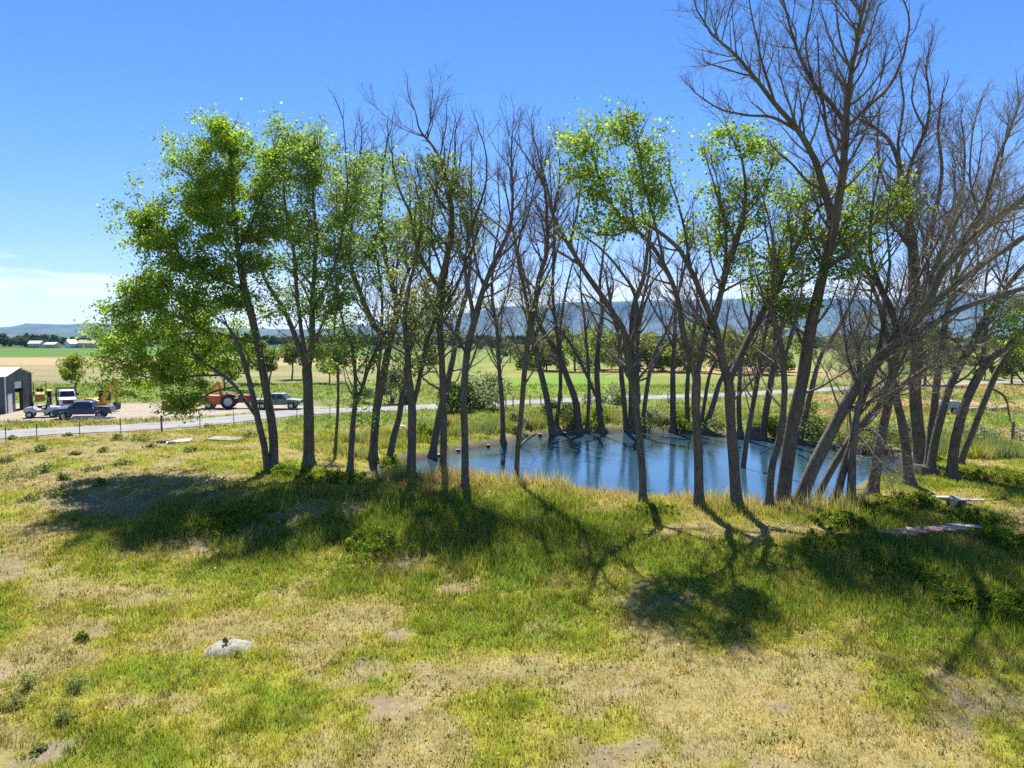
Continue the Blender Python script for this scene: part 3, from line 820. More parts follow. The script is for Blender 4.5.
# ---- the grove, each stem and limb at its own distance (photo columns/rows and width of what was measured)
tree('broad twin stemmed cottonwood with a dense bright green crown beside the road fence',
     [[(273, 470, 11), (273, 435, 10.5), (267, 395, 10), (261, 360, 9.5), (253, 323, 9), (244, 286, 8), (238, 250, 6), (233, 205, 5), (231, 165, 3.5), (229, 135, 2)],
      [(268, 468, 8), (263, 440, 8), (257, 417, 7.5), (253, 395, 6.5), (247, 372, 6), (238, 345, 4.5), (226, 325, 3)],
      [(257, 417, 5), (245, 400, 4.5), (234, 385, 4), (221, 374, 3.5), (200, 360, 2.5)],
      [(244, 288, 5), (219, 279, 4), (185, 262, 3), (160, 250, 2)],
      [(253, 342, 4), (230, 336, 3.5), (209, 333, 3), (170, 335, 2.4), (140, 345, 1.8), (118, 352, 1.2)],
      [(236, 387, 3), (216, 391, 2.6), (192, 402, 2), (168, 411, 1.2)],
      [(222, 375, 3), (192, 376, 2.4), (162, 380, 1.8), (134, 374, 1.2)],
      [(209, 333, 2.6), (185, 318, 2), (150, 312, 1.5), (124, 306, 1)],
      [(185, 262, 2.4), (165, 238, 1.9), (142, 226, 1.2)],
      [(238, 250, 4), (255, 215, 3), (268, 180, 2.5), (275, 150, 2)],
      [(240, 270, 3.5), (215, 230, 3), (200, 195, 2), (190, 175, 1.5)]],
     leaf=[(262, 160, 58, 38, 60, 95), (205, 195, 52, 48, 70, 95), (158, 235, 38, 36, 40, 85), (250, 220, 55, 48, 60, 85), (180, 285, 45, 32, 40, 80), (143, 318, 40, 34, 42, 85),
           (205, 345, 55, 42, 60, 85), (160, 372, 46, 38, 52, 90), (238, 300, 45, 40, 32, 70), (130, 345, 25, 25, 16, 80), (120, 310, 14, 12, 6, 70), (182, 407, 24, 8, 9, 60), (225, 130, 25, 12, 12, 80),
           (190, 160, 25, 18, 12, 70), (230, 260, 60, 40, 30, 70), (150, 285, 34, 28, 22, 75), (205, 310, 46, 32, 26, 70), (150, 215, 26, 22, 12, 75), (300, 150, 22, 22, 12, 70)],
     dens=0.5, l1=0.7, name='cottonwood_tree', lk=1.75)
tree('straight thick trunked cottonwood with a hazy grey green crown, second from the road fence',
     [[(309, 466, 13), (309, 423, 12), (308, 389, 12), (307, 366, 12), (312, 345, 8), (312, 323, 7), (313, 300, 6), (315, 265, 5), (316, 230, 4), (312, 190, 3), (316, 150, 2)],
      [(306, 366, 8), (299, 345, 7), (290, 323, 6), (281, 305, 5), (268, 285, 4), (258, 262, 3)],
      [(307, 360, 6), (301, 330, 5), (297, 295, 4.5), (294, 255, 4), (286, 215, 3), (283, 175, 2)],
      [(313, 310, 4), (330, 275, 3.5), (341, 240, 3), (347, 190, 2.5), (345, 150, 1.6), (343, 120, 1)],
      [(312, 345, 3.5), (325, 320, 3), (338, 300, 2.5), (350, 285, 2)]],
     leaf=[(300, 165, 36, 34, 44, 62), (330, 205, 45, 48, 62, 58), (290, 235, 42, 45, 50, 58), (335, 270, 42, 40, 46, 55), (290, 300, 36, 32, 26, 50), (350, 320, 30, 28, 16, 45), (355, 180, 30, 30, 22, 50), (330, 345, 25, 22, 10, 45)],
     kind='dull', dens=0.85, name='cottonwood_tree', lk=1.45)
tree('thin leafy sapling standing between the thick trunked cottonwood and the pond',
     [[(335, 453, 4), (337, 420, 3.6), (338, 390, 3.4), (337, 360, 3), (334, 335, 2.5), (336, 305, 1.5)]],
     leaf=[(336, 340, 18, 26, 12, 50), (330, 365, 16, 14, 6, 40), (340, 310, 18, 20, 8, 45)], kind='bright', dens=0.5, name='young_tree')
tree('slender forked tree with small green sprouts at the grassy corner of the pond',
     [[(350, 474, 7.5), (352, 435, 6.5), (355, 404, 6), (361, 392, 4.5), (369, 366, 4), (380, 343, 3.5), (392, 320, 3), (402, 295, 2.2), (408, 262, 1.5)],
      [(355, 402, 5), (355, 375, 4.5), (352, 349, 3.5), (346, 332, 3), (338, 300, 2), (334, 265, 1.5)]],
     leaf=[(362, 405, 14, 22, 9, 45), (345, 350, 22, 26, 14, 45), (340, 300, 22, 28, 14, 45), (372, 365, 14, 18, 6, 40)], kind='dull', dens=0.7, name='young_tree')
tree('dark trunk forking into a heavy limb swept back toward the green cottonwoods, dry spiky top',
     [[(373, 461, 10), (376, 415, 9.5), (383, 377, 9), (389, 345, 8.5), (395, 322, 8), (398, 305, 7), (389, 275, 6), (383, 245, 5), (381, 205, 4), (384, 165, 2.6), (388, 138, 1.5)],
      [(389, 346, 8), (381, 334, 7.5), (375, 326, 7), (367, 310, 6.5), (359, 290, 6), (350, 262, 5), (352, 225, 4), (358, 185, 3), (361, 150, 1.8), (362, 128, 1)],
      [(396, 310, 4.5), (405, 280, 4), (418, 250, 3.5), (424, 215, 2.6), (420, 180, 1.8)],
      [(371, 454, 5), (376, 400, 4.5), (380, 360, 4), (382, 323, 3.5), (381, 285, 3), (374, 250, 2)]],
     leaf=[(372, 205, 36, 44, 34, 50), (400, 215, 32, 40, 30, 50), (366, 255, 30, 30, 20, 46), (365, 165, 22, 18, 10, 40)], kind='dull', dens=1.0, lk=1.55, name='cottonwood_tree')
tree('leaning dark trunk rising from the muddy end of the pond, sparse dull leaves',
     [[(388, 464, 8), (393, 440, 8), (399, 417, 7.5), (403, 386, 6.5), (408, 360, 5.5), (415, 330, 4.5), (425, 300, 4), (430, 265, 3), (428, 225, 2.2), (430, 190, 1.5)],
      [(411, 345, 3), (400, 315, 2.5), (396, 280, 2), (398, 240, 1.5)]],
     leaf=[(425, 235, 34, 36, 26, 45), (404, 330, 26, 26, 14, 40), (430, 285, 26, 26, 14, 40)], kind='dull', dens=0.9, lk=1.4)
tree('grey forked trunk at the pond edge covered in pale young leaves halfway up',
     [[(411, 478, 11), (412, 435, 10), (412, 405, 10.5), (409, 375, 8), (407, 350, 7), (405, 320, 5.5), (409, 285, 4.5), (418, 250, 3.5), (421, 215, 2.5), (414, 180, 1.6)],
      [(412, 408, 7), (417, 392, 6), (421, 372, 5.5), (425, 350, 5), (430, 334, 4.5), (440, 305, 3.5), (447, 270, 2.5)]],
     leaf=[(410, 320, 30, 36, 30, 52), (432, 315, 30, 28, 22, 50), (405, 365, 18, 22, 10, 45), (448, 292, 20, 14, 10, 45), (428, 352, 15, 14, 6, 40), (402, 278, 22, 20, 10, 40)], kind='pale', dens=0.9, name='cottonwood_tree')
tree('dark leaning trunk just behind the pale leaved tree at the end of the pond',
     [[(432, 458, 9), (439, 418, 8.5), (446, 389, 8), (453, 357, 7), (458, 325, 6), (466, 295, 5), (470, 262, 4), (466, 225, 3), (458, 190, 2)],
      [(455, 340, 4), (444, 318, 3.5), (432, 300, 3), (418, 270, 2.4), (402, 240, 1.8)]], dens=0.9)
tree('tall rust streaked trunk with a dead antler like top above a dull green middle',
     [[(443, 474, 8.5), (444, 423, 8), (443, 395, 8), (442, 360, 8), (440, 330, 8.5), (440, 292, 8), (446, 262, 7.5), (452, 226, 7), (450, 200, 6), (445, 170, 4.5), (433, 147, 3.2), (420, 130, 2.2), (416, 112, 1.2)],
      [(440, 288, 6), (430, 274, 5.5), (421, 258, 5), (415, 237, 4.5), (409, 212, 3.5), (398, 185, 2.5), (392, 155, 1.6)],
      [(449, 196, 3.5), (453, 170, 2.8), (455, 145, 2), (456, 125, 1.2)],
      [(441, 310, 4), (455, 290, 3.5), (466, 262, 3), (476, 240, 2.4), (484, 205, 1.6)],
      [(444, 275, 3), (432, 240, 2.6), (434, 205, 2), (440, 180, 1.4)]],
     leaf=[(450, 200, 28, 38, 28, 45), (412, 190, 24, 28, 18, 45), (467, 210, 20, 32, 16, 42), (430, 165, 14, 16, 7, 40), (440, 240, 30, 26, 18, 40)], kind='dull', lk=1.4, dens=1.15, dead=0.15, name='cottonwood_tree')
tree('bare forked tree rooted in the dry bank grass at the near end of the pond',
     [[(465, 489, 9), (465, 440, 8.5), (464, 400, 8.5), (466, 366, 8.5), (470, 340, 8), (476, 315, 7.5), (483, 289, 6.5), (495, 260, 5.5), (509, 229, 4.5), (513, 195, 3.2), (511, 160, 2), (512, 132, 1.1)],
      [(474, 318, 6), (470, 296, 5), (465, 262, 4), (474, 222, 3.4), (484, 190, 2.6), (487, 160, 1.8), (480, 132, 1)],
      [(483, 285, 3.4), (474, 250, 2.8), (472, 200, 2.2), (472, 158, 1.3)],
      [(495, 260, 3.2), (512, 245, 2.6), (528, 215, 2), (534, 185, 1.2)],
      [(466, 352, 4), (452, 330, 3.5), (440, 318, 3), (428, 298, 2)]], dens=1.1)
tree('thin bare tree standing alone at the muddy corner where the shore bends',
     [[(503, 443, 6), (502, 403, 5.5), (499, 366, 5), (497, 329, 4.5), (492, 294, 3.5), (494, 255, 2.6), (500, 215, 1.8), (498, 180, 1.2)],
      [(497, 320, 2.6), (508, 290, 2.2), (516, 255, 1.6)]], leaf=[(492, 300, 18, 14, 5, 26)], kind='pale', dens=0.9)
tree('slim grey tree on the near bank splitting into a narrow brushy crown above open water',
     [[(516, 482, 6.5), (518, 449, 6), (522, 406, 6.5), (526, 360, 6.5), (530, 325, 6.5), (536, 300, 6), (540, 275, 5.5), (547, 250, 5), (547, 221, 4), (544, 184, 3), (532, 165, 2), (520, 146, 1.2)],
      [(531, 318, 4), (523, 285, 3.2), (518, 255, 2.6), (524, 215, 2), (528, 180, 1.3)],
      [(546, 240, 3), (556, 205, 2.4), (560, 170, 1.6), (556, 140, 1)],
      [(536, 300, 2.8), (550, 270, 2.2), (560, 240, 1.5)]], leaf=[(520, 300, 26, 22, 10, 24), (540, 285, 18, 22, 6, 22)], kind='pale', dens=1.15)
tree('sloping dark trunk on the far shore, first of the row after the fallen branch',
     [[(553, 433, 8), (546, 395, 7.5), (537, 357, 6.5), (532, 330, 5.5), (526, 300, 4.5), (520, 262, 3.5), (512, 225, 2.5), (505, 185, 1.5)],
      [(534, 340, 3), (545, 315, 2.6), (552, 285, 2), (556, 250, 1.4)]], dens=0.9)
tree('thin upright stem on the far shore tight against the sloping dark trunk',
     [[(556, 425, 5), (560, 395, 4.6), (560, 360, 4.4), (554, 309, 4), (553, 275, 3.2), (554, 235, 2.6), (551, 195, 1.6), (549, 160, 1)]], dens=1.0)
tree('curved far shore tree leaning toward the fallen branch with a bare arching top',
     [[(579, 431, 9), (576, 403, 8), (567, 377, 7.5), (557, 352, 6.5), (543, 331, 5.5), (534, 308, 4.5), (526, 280, 3.2), (516, 250, 2)],
      [(562, 365, 4), (560, 335, 3.2), (564, 300, 2.6), (572, 265, 1.8)]], dens=0.9)
tree('narrow pole like far shore tree between two stouter trunks',
     [[(587, 430, 4.4), (589, 389, 4), (586, 337, 3.4), (584, 315, 2.8), (580, 285, 2), (582, 250, 1.2)]], dens=0.8)
tree('far shore tree dropping a long pale dead limb toward the water',
     [[(601, 431, 8), (598, 395, 7), (597, 366, 6.5), (599, 337, 5.5), (602, 312, 4.5), (600, 285, 3.5), (604, 250, 2.5), (610, 215, 1.5)],
      [(601, 408, 4.4), (589, 380, 4), (574, 349, 3.4), (557, 326, 2.6), (545, 318, 1.6)],
      [(600, 330, 2.8), (588, 305, 2.2), (580, 290, 1.4)]], dens=0.75)
tree('cluster of dark stems from one root at the middle of the far shore',
     [[(631, 433, 9), (632, 400, 8), (632, 366, 8), (632, 337, 7.5), (634, 305, 6.5), (643, 280, 5), (648, 245, 4), (650, 205, 2.6), (654, 170, 1.5)],
      [(627, 432, 7), (624, 400, 6), (621, 366, 5.5), (619, 337, 4.5), (612, 310, 3.4), (606, 275, 2.4)],
      [(636, 431, 6), (638, 395, 5), (637, 360, 4.5), (640, 320, 3.6), (650, 290, 2.6)]], dens=0.9)
tree('slender near bank tree with a long limb arching over the row toward open sky',
     [[(643, 502, 9), (642, 470, 8.5), (640, 440, 8.5), (634, 395, 9), (628, 355, 9), (624, 332, 7.5), (609, 306, 6.8), (589, 278, 6), (569, 246, 5), (553, 216, 4), (547, 190, 3), (540, 160, 2), (533, 135, 1.2)],
      [(628, 350, 6), (634, 335, 5.5), (637, 318, 5), (635, 295, 4), (620, 270, 3.4), (600, 248, 2.6), (583, 236, 1.8)],
      [(638, 318, 4), (645, 292, 3.4), (650, 262, 3), (651, 235, 2.2), (660, 205, 1.4)],
      [(569, 246, 3), (577, 212, 2.5), (580, 180, 1.8), (572, 150, 1)],
      [(624, 332, 3), (605, 318, 2.4), (583, 308, 1.8), (568, 302, 1.2)],
      [(646, 290, 2.6), (668, 262, 2), (682, 240, 1.3)]], dens=0.95)
tree('small far shore tree with pale broken branches bending away from the stem cluster',
     [[(642, 428, 5.5), (649, 377, 5), (656, 350, 4.2), (669, 326, 3.2), (676, 300, 2.2), (678, 270, 1.3)],
      [(638, 380, 3), (652, 363, 3), (664, 348, 2.6), (676, 336, 1.8)]], dens=0.8, pale=True)
tree('straight dark far shore trunk standing clear in the gap of blue water',
     [[(673, 430, 7), (673, 399, 7), (673, 364, 6), (675, 336, 5), (676, 305, 4), (684, 270, 3), (690, 235, 2)],
      [(674, 350, 3), (664, 325, 2.4), (658, 300, 1.6)]], dens=0.8)
tree('far shore trunk almost hidden behind a forked near bank tree',
     [[(688, 430, 6), (687, 399, 5.5), (688, 374, 5), (692, 340, 4), (697, 310, 3), (696, 275, 2)]], dens=0.8)
tree('forked near bank tree holding a bright leafy clump high on its swept limb',
     [[(699, 497, 11.5), (698, 455, 10.5), (696, 411, 10.5), (696, 377, 11), (690, 362, 8), (683, 332, 7), (678, 300, 6), (666, 270, 5.5), (651, 246, 5), (632, 226, 4), (612, 205, 3), (600, 178, 2.2), (592, 150, 1.4)],
      [(696, 375, 8.5), (701, 357, 8), (707, 330, 7), (717, 305, 6), (723, 278, 4.5), (726, 245, 3.4), (722, 210, 2.4), (716, 175, 1.4)],
      [(666, 270, 3.4), (655, 225, 3), (645, 185, 2.4), (640, 150, 1.8), (632, 122, 1.2)],
      [(690, 355, 3), (668, 330, 2.6), (650, 300, 2), (640, 272, 1.3)],
      [(632, 226, 2.5), (615, 235, 2), (590, 232, 1.4)]],
     leaf=[(616, 132, 36, 26, 30, 40), (645, 150, 26, 36, 24, 36), (600, 178, 36, 30, 24, 36), (572, 160, 16, 32, 13, 36), (563, 135, 6, 16, 5, 30), (625, 215, 42, 22, 22, 30), (590, 215, 26, 20, 10, 28), (665, 195, 20, 34, 10, 28), (645, 195, 24, 24, 14, 36), (655, 175, 14, 18, 6, 36), (585, 185, 20, 18, 8, 30)], lk=1.45, dens=1.0, name='cottonwood_tree')
tree('stout near bank trunk splitting into three limbs with leafy green tips above the water',
     [[(737, 503, 13.5), (734, 467, 12.5), (731, 421, 12), (729, 385, 12.5), (722, 361, 8.5), (715, 328, 8), (705, 305, 7), (691, 271, 6), (679, 249, 5.5), (660, 233, 4.5), (642, 222, 3), (625, 222, 2)],
      [(729, 383, 9), (735, 368, 9), (748, 340, 8.5), (765, 308, 8), (780, 282, 7.5), (793, 252, 6.5), (806, 225, 5), (822, 205, 3.5), (838, 195, 2)],
      [(715, 318, 7), (721, 295, 6.5), (727, 268, 6.5), (736, 242, 6), (744, 212, 5), (745, 176, 3.6), (738, 148, 2.2), (728, 128, 1.3)],
      [(691, 271, 3.5), (686, 240, 3), (678, 205, 2.4), (668, 175, 1.6)],
      [(736, 242, 3), (722, 210, 2.6), (712, 180, 1.8), (706, 160, 1.2)],
      [(744, 212, 3), (760, 190, 2.4), (772, 165, 1.6)],
      [(783, 276, 3), (770, 250, 2.5), (765, 225, 1.6)],
      [(800, 238, 3.4), (825, 238, 3), (850, 226, 2.4), (880, 212, 1.8), (902, 208, 1.2)],
      [(778, 288, 3), (800, 284, 2.6), (825, 268, 2), (845, 258, 1.4)],
      [(751, 335, 3), (765, 318, 2.4), (778, 312, 1.6)]],
     leaf=[(735, 150, 32, 28, 22, 42), (758, 182, 32, 30, 22, 40), (716, 205, 34, 30, 18, 36), (712, 238, 30, 22, 16, 34), (770, 150, 18, 20, 6, 36), (785, 225, 36, 34, 26, 42), (815, 200, 40, 24, 22, 40), (868, 200, 38, 28, 24, 42), (900, 205, 22, 18, 10, 38),
           (785, 265, 38, 30, 24, 40), (840, 238, 40, 30, 20, 38), (770, 305, 26, 22, 8, 34), (850, 265, 26, 22, 12, 36), (800, 320, 24, 22, 10, 34), (765, 285, 22, 18, 9, 34), (890, 205, 16, 16, 8, 36), (720, 130, 8, 16, 4, 32), (700, 190, 10, 14, 4, 30), (815, 265, 24, 18, 10, 32), (740, 270, 24, 20, 10, 34), (800, 300, 24, 18, 10, 34), (690, 225, 16, 14, 6, 32), (855, 235, 30, 20, 14, 36)], lk=1.45, dens=1.0, name='cottonwood_tree')
tree('slim leaning stem close beside the stout three limbed trunk',
     [[(741, 488, 7), (745, 450, 6.5), (753, 405, 6), (759, 372, 5.5), (764, 340, 5), (772, 305, 4), (778, 270, 3), (784, 235, 2)]], dens=0.8)
tree('upright far shore trunk seen just beyond the slim leaning stem',
     [[(740, 434, 6), (739, 399, 5.5), (742, 358, 5), (750, 325, 4), (752, 290, 3), (748, 255, 2)]], dens=0.8)
tree('far shore trunk with a kink standing by a dark stump',
     [[(762, 437, 8), (768, 399, 7.5), (773, 367, 7), (776, 339, 6), (774, 311, 5), (780, 275, 4), (786, 240, 2.6), (792, 200, 1.5)],
      [(775, 345, 3), (788, 315, 2.6), (800, 285, 1.8)]], dens=0.9)
tree('far shore tree leaning steeply behind the stout three limbed trunk',
     [[(704, 431, 7), (713, 405, 6.5), (721, 380, 6), (737, 358, 5.5), (750, 335, 4.6), (764, 305, 3.6), (778, 275, 2.5), (785, 245, 1.5)],
      [(701, 429, 5), (705, 400, 4.6), (710, 375, 4), (722, 345, 3), (728, 310, 2)]], dens=0.8)
tree('dark curving trunk hugging the tallest tree on its pond side',
     [[(769, 500, 9), (772, 467, 8.5), (780, 436, 8), (784, 405, 7.5), (783, 367, 7), (779, 335, 6), (771, 305, 5), (774, 270, 4), (772, 235, 2.8), (764, 200, 1.6)],
      [(783, 360, 4), (792, 335, 3.4), (800, 305, 2.6), (803, 270, 1.8)]], dens=0.9)
tree('tallest tree of the grove, rough trunk with a huge bare fan of branches',
     [[(782, 503, 17), (787, 464, 16), (793, 424, 16), (802, 383, 15), (807, 349, 14), (813, 315, 13), (821, 280, 12), (830, 245, 11), (837, 208, 10), (842, 178, 9), (846, 140, 8), (848, 105, 7), (851, 72, 6), (858, 35, 4.6), (865, 0, 3.4), (870, -40, 2)],
      [(832, 218, 9), (824, 190, 8.5), (814, 157, 7.5), (799, 131, 6.5), (775, 104, 5.5), (753, 76, 4.4), (730, 50, 3.4), (711, 33, 2.6), (696, 10, 1.6)],
      [(775, 104, 3.6), (767, 78, 3), (759, 48, 2.4), (750, 8, 1.6), (746, -25, 1)],
      [(847, 126, 5.5), (831, 103, 5), (814, 84, 4.5), (802, 60, 3.8), (793, 36, 3), (784, 5, 2.2), (776, -30, 1.2)],
      [(850, 124, 5), (868, 106, 4.4), (885, 91, 3.8), (899, 68, 3.2), (906, 45, 2.6), (908, 20, 2), (902, -5, 1.3)],
      [(842, 170, 4.4), (830, 140, 4), (824, 108, 3.2), (820, 80, 2.4), (818, 40, 1.6)],
      [(797, 130, 4), (772, 117, 3.4), (745, 115, 2.6), (718, 108, 2), (695, 92, 1.3)],
      [(851, 72, 3), (841, 40, 2.4), (835, 5, 1.6)],
      [(814, 84, 2.6), (806, 45, 2), (812, 5, 1.4)],
      [(824, 190, 4), (806, 180, 3.2), (790, 162, 2.4), (776, 150, 1.5)],
      [(753, 76, 2.6), (735, 72, 2), (705, 62, 1.3)]],
     leaf=[(850, 250, 18, 20, 8, 32), (848, 215, 14, 14, 6, 30)], dens=1.3, l1=1.35, tw=1.0, name='tall_bare_tree')
tree('thin slanting far shore stem seen between the tallest tree and the leaning giant',
     [[(799, 444, 7), (809, 399, 6.5), (818, 364, 5.5), (830, 340, 4.5), (842, 322, 3.6), (856, 290, 2.6), (866, 255, 1.6)]], dens=0.8)
tree('massive leaning trunk with weathered limbs sweeping far out over the grass',
     [[(797, 503, 16), (814, 466, 15), (836, 423, 14), (860, 382, 13), (889, 349, 11.5), (914, 322, 10.5), (930, 296, 10), (946, 266, 9.5), (976, 235, 8.5), (1024, 198, 7), (1062, 160, 5), (1085, 110, 3)],
      [(857, 384, 9), (872, 362, 8.5), (902, 338, 8), (932, 324, 7.5), (967, 306, 7), (1024, 288, 5.5), (1075, 270, 3.5)],
      [(914, 322, 8), (945, 293, 7.5), (985, 262, 7), (1030, 232, 6), (1072, 195, 4)],
      [(946, 266, 6), (962, 240, 5.4), (979, 214, 5), (990, 185, 4.4), (998, 157, 3.8), (1010, 133, 3), (1020, 105, 2)],
      [(889, 349, 5), (900, 315, 4.4), (918, 280, 4), (938, 240, 3.2), (952, 205, 2.4), (955, 165, 1.6)],
      [(930, 296, 4.4), (935, 265, 3.8), (955, 222, 3), (975, 180, 2), (982, 140, 1.3)],
      [(979, 214, 3), (970, 180, 2.4), (972, 140, 1.8), (980, 100, 1.2)],
      [(860, 382, 4), (858, 350, 3.4), (868, 320, 2.6), (872, 285, 1.8)]],
     dens=1.3, tw=1.1, pale=True, name='leaning_tree', spread=1.25, low=1.5)
tree('lower leaning trunk under the weathered giant, bristling with broken dead twigs',
     [[(813, 504, 9), (833, 467, 8.5), (852, 436, 8), (874, 411, 7.5), (900, 387, 6), (925, 370, 5), (950, 350, 3.6), (975, 345, 2)],
      [(874, 411, 4), (885, 390, 3.4), (892, 365, 2.6), (905, 335, 1.6)],
      [(852, 436, 3), (850, 412, 2.6), (856, 390, 2), (850, 365, 1.2)]],
     low=1.0, dens=1.6, tw=1.4, pale=True, name='leaning_tree', spread=1.7, up=0.02)
tree('leaning trunk at the waterline just past the lower leaning trunk, grey twiggy crown',
     [[(835, 506, 10), (842, 474, 9.5), (852, 442, 9), (858, 414, 8), (870, 380, 7), (880, 345, 5.5), (884, 305, 4.4), (890, 265, 3.2), (886, 225, 2.2), (890, 190, 1.4)],
      [(866, 392, 4), (852, 370, 3.4), (845, 340, 2.6), (840, 305, 1.6)]], dens=1.2, low=1.5)
tree('pale stubby trunk with shredded bark standing in the shallows',
     [[(851, 506, 10), (852, 467, 9.5), (853, 449, 9), (858, 412, 7), (862, 385, 5), (858, 355, 3.6), (850, 325, 2.4), (848, 295, 1.4)]], dens=1.6, low=0.8, pale=True, spread=1.6, up=0.02)
tree('rough trunk at the pond end with gnarled dark limbs crossing the giant',
     [[(872, 496, 13), (878, 455, 12), (886, 414, 11), (892, 384, 10), (897, 350, 8.5), (893, 315, 7), (880, 285, 5.5), (870, 250, 4.4), (872, 210, 3.2), (880, 170, 2)],
      [(897, 350, 5), (912, 322, 4.4), (925, 290, 3.6), (930, 250, 2.8), (938, 205, 1.8)],
      [(880, 285, 4), (860, 265, 3.4), (842, 240, 2.6), (835, 215, 1.6)]], dens=1.1)
tree('dark trunk bowed at the foot beside a broad old stump at the pond end',
     [[(909, 484, 11), (906, 449, 10.5), (899, 408, 10), (893, 380, 8.5), (890, 350, 7), (882, 318, 5.5), (874, 290, 4.4), (862, 262, 3.2), (850, 240, 2)],
      [(893, 380, 4.4), (905, 352, 3.8), (915, 325, 3), (922, 290, 2)]], dens=1.0)
tree('thick upright trunk behind the giant with a dense twiggy grey crown of ascending limbs',
     [[(921, 465, 15), (918, 430, 14), (915, 389, 14), (917, 342, 14), (914, 291, 13), (913, 247, 11), (907, 212, 9), (902, 180, 7.5), (898, 160, 6), (888, 140, 4.4), (872, 125, 3.2), (858, 118, 2)],
      [(905, 190, 6), (912, 160, 5), (925, 130, 4), (930, 100, 3), (926, 70, 2), (930, 48, 1.2)],
      [(901, 172, 4), (898, 140, 3.4), (903, 105, 2.6), (900, 75, 1.6)],
      [(914, 285, 7), (925, 245, 6), (935, 210, 5), (942, 170, 4), (938, 130, 3), (942, 95, 1.8)],
      [(914, 300, 6), (940, 260, 5), (950, 225, 4), (962, 190, 3), (965, 150, 2), (960, 115, 1.2)],
      [(912, 250, 5), (893, 225, 4.4), (872, 205, 3.4), (855, 195, 2.2)],
      [(910, 230, 4), (885, 185, 3.4), (878, 150, 2.4), (880, 110, 1.4)],
      [(925, 130, 2.6), (912, 100, 2), (916, 70, 1.3)]],
     dens=1.35, tw=1.15, name='tall_bare_tree')
tree('dark trunk growing from the broad old stump with limbs lost in the grey twigs',
     [[(928, 470, 10), (931, 440, 9.5), (935, 400, 9), (939, 365, 8), (944, 330, 7), (952, 290, 6), (965, 250, 5), (985, 210, 4), (1000, 170, 2.6), (1008, 125, 1.5)],
      [(942, 340, 4), (930, 310, 3.4), (928, 270, 2.6), (920, 230, 1.8)],
      [(965, 250, 3), (960, 210, 2.4), (952, 170, 1.6)]], dens=1.1)
tree('dark leaning trunk between the old stump and the mossy footed pair',
     [[(930, 475, 10), (936, 436, 9.5), (949, 389, 9), (958, 370, 8.5), (967, 352, 8), (980, 327, 7), (998, 300, 5.5), (1020, 270, 4.4), (1048, 240, 3), (1075, 215, 2)],
      [(965, 355, 4), (950, 338, 3.4), (925, 352, 2.6), (905, 362, 1.6)],
      [(985, 320, 3.6), (985, 290, 3), (992, 250, 2.2), (1005, 215, 1.4)]], dens=1.1)
tree('slanting trunk with a mossy green foot at the grassy end of the pond',
     [[(952, 478, 12), (955, 445, 11), (967, 399, 10.5), (985, 365, 9.5), (1005, 348, 6), (1030, 325, 4.5), (1060, 300, 3)],
      [(985, 365, 5), (985, 335, 4), (995, 300, 3.2), (1010, 255, 2.2), (1015, 210, 1.4)]],
     leaf=[(1012, 322, 26, 26, 22, 45), (1000, 300, 14, 16, 8, 36)], dens=1.0)
tree('thinner of the mossy footed pair, drooping dead branches toward the grass',
     [[(959, 464, 8), (974, 427, 7.5), (992, 383, 7.5), (1003, 362, 7), (1011, 350, 6.5), (1024, 333, 5.5), (1045, 312, 4), (1070, 280, 2.5)],
      [(990, 388, 3), (1004, 396, 2.6), (1008, 408, 2), (1010, 420, 1.4)],
      [(1003, 360, 3), (1015, 372, 2.4), (1026, 385, 1.8)],
      [(1024, 333, 3), (1028, 295, 2.4), (1040, 250, 1.8)]], leaf=[(1016, 305, 22, 18, 16, 42), (1030, 340, 20, 20, 12, 42)], dens=1.0)
# ------------------------------------------------------------------ grass and weeds: what nobody could count
def tufts(rng, X, Y, per, h, w_, col, spread_, lean=0.55, colvar=0.25, dry=0.25, drycol=C_DRY):
    """per-tuft arrays -> blade triangles"""
    n = len(X)
    k = rng.poisson(per, n); k = np.maximum(k, 1)
    i = np.repeat(np.arange(n), k); m = len(i)
    bx = X[i] + rng.normal(size=m) * spread_[i]; by = Y[i] + rng.normal(size=m) * spread_[i]
    bz = terrain(bx, by) - 0.02
    H = h[i] * rng.uniform(0.5, 1.25, m); W_ = w_[i] * rng.uniform(0.6, 1.3, m)
    a = rng.uniform(0, 2 * math.pi, m); ux, uy = np.cos(a), np.sin(a)
    la = rng.uniform(0, 2 * math.pi, m); lr = rng.random(m) ** 0.7 * lean * H
    b0 = np.stack([bx - ux * W_ / 2, by - uy * W_ / 2, bz], 1); b1 = np.stack([bx + ux * W_ / 2, by + uy * W_ / 2, bz], 1)
    tp = np.stack([bx + np.cos(la) * lr, by + np.sin(la) * lr, bz + np.sqrt(np.maximum(H ** 2 - lr ** 2, 1e-4))], 1)
    V = np.stack([b0, b1, tp], 1).reshape(-1, 3)
    c = 1.35 * col[i] * rng.uniform(1 - colvar, 1 + colvar, m)[:, None]
    d = rng.random(m) < dry
    c[d] = 1.3 * np.asarray(drycol) * rng.uniform(0.7, 1.45, d.sum())[:, None]
    return V, np.repeat(np.clip(c, 0, 1), 3, axis=0)

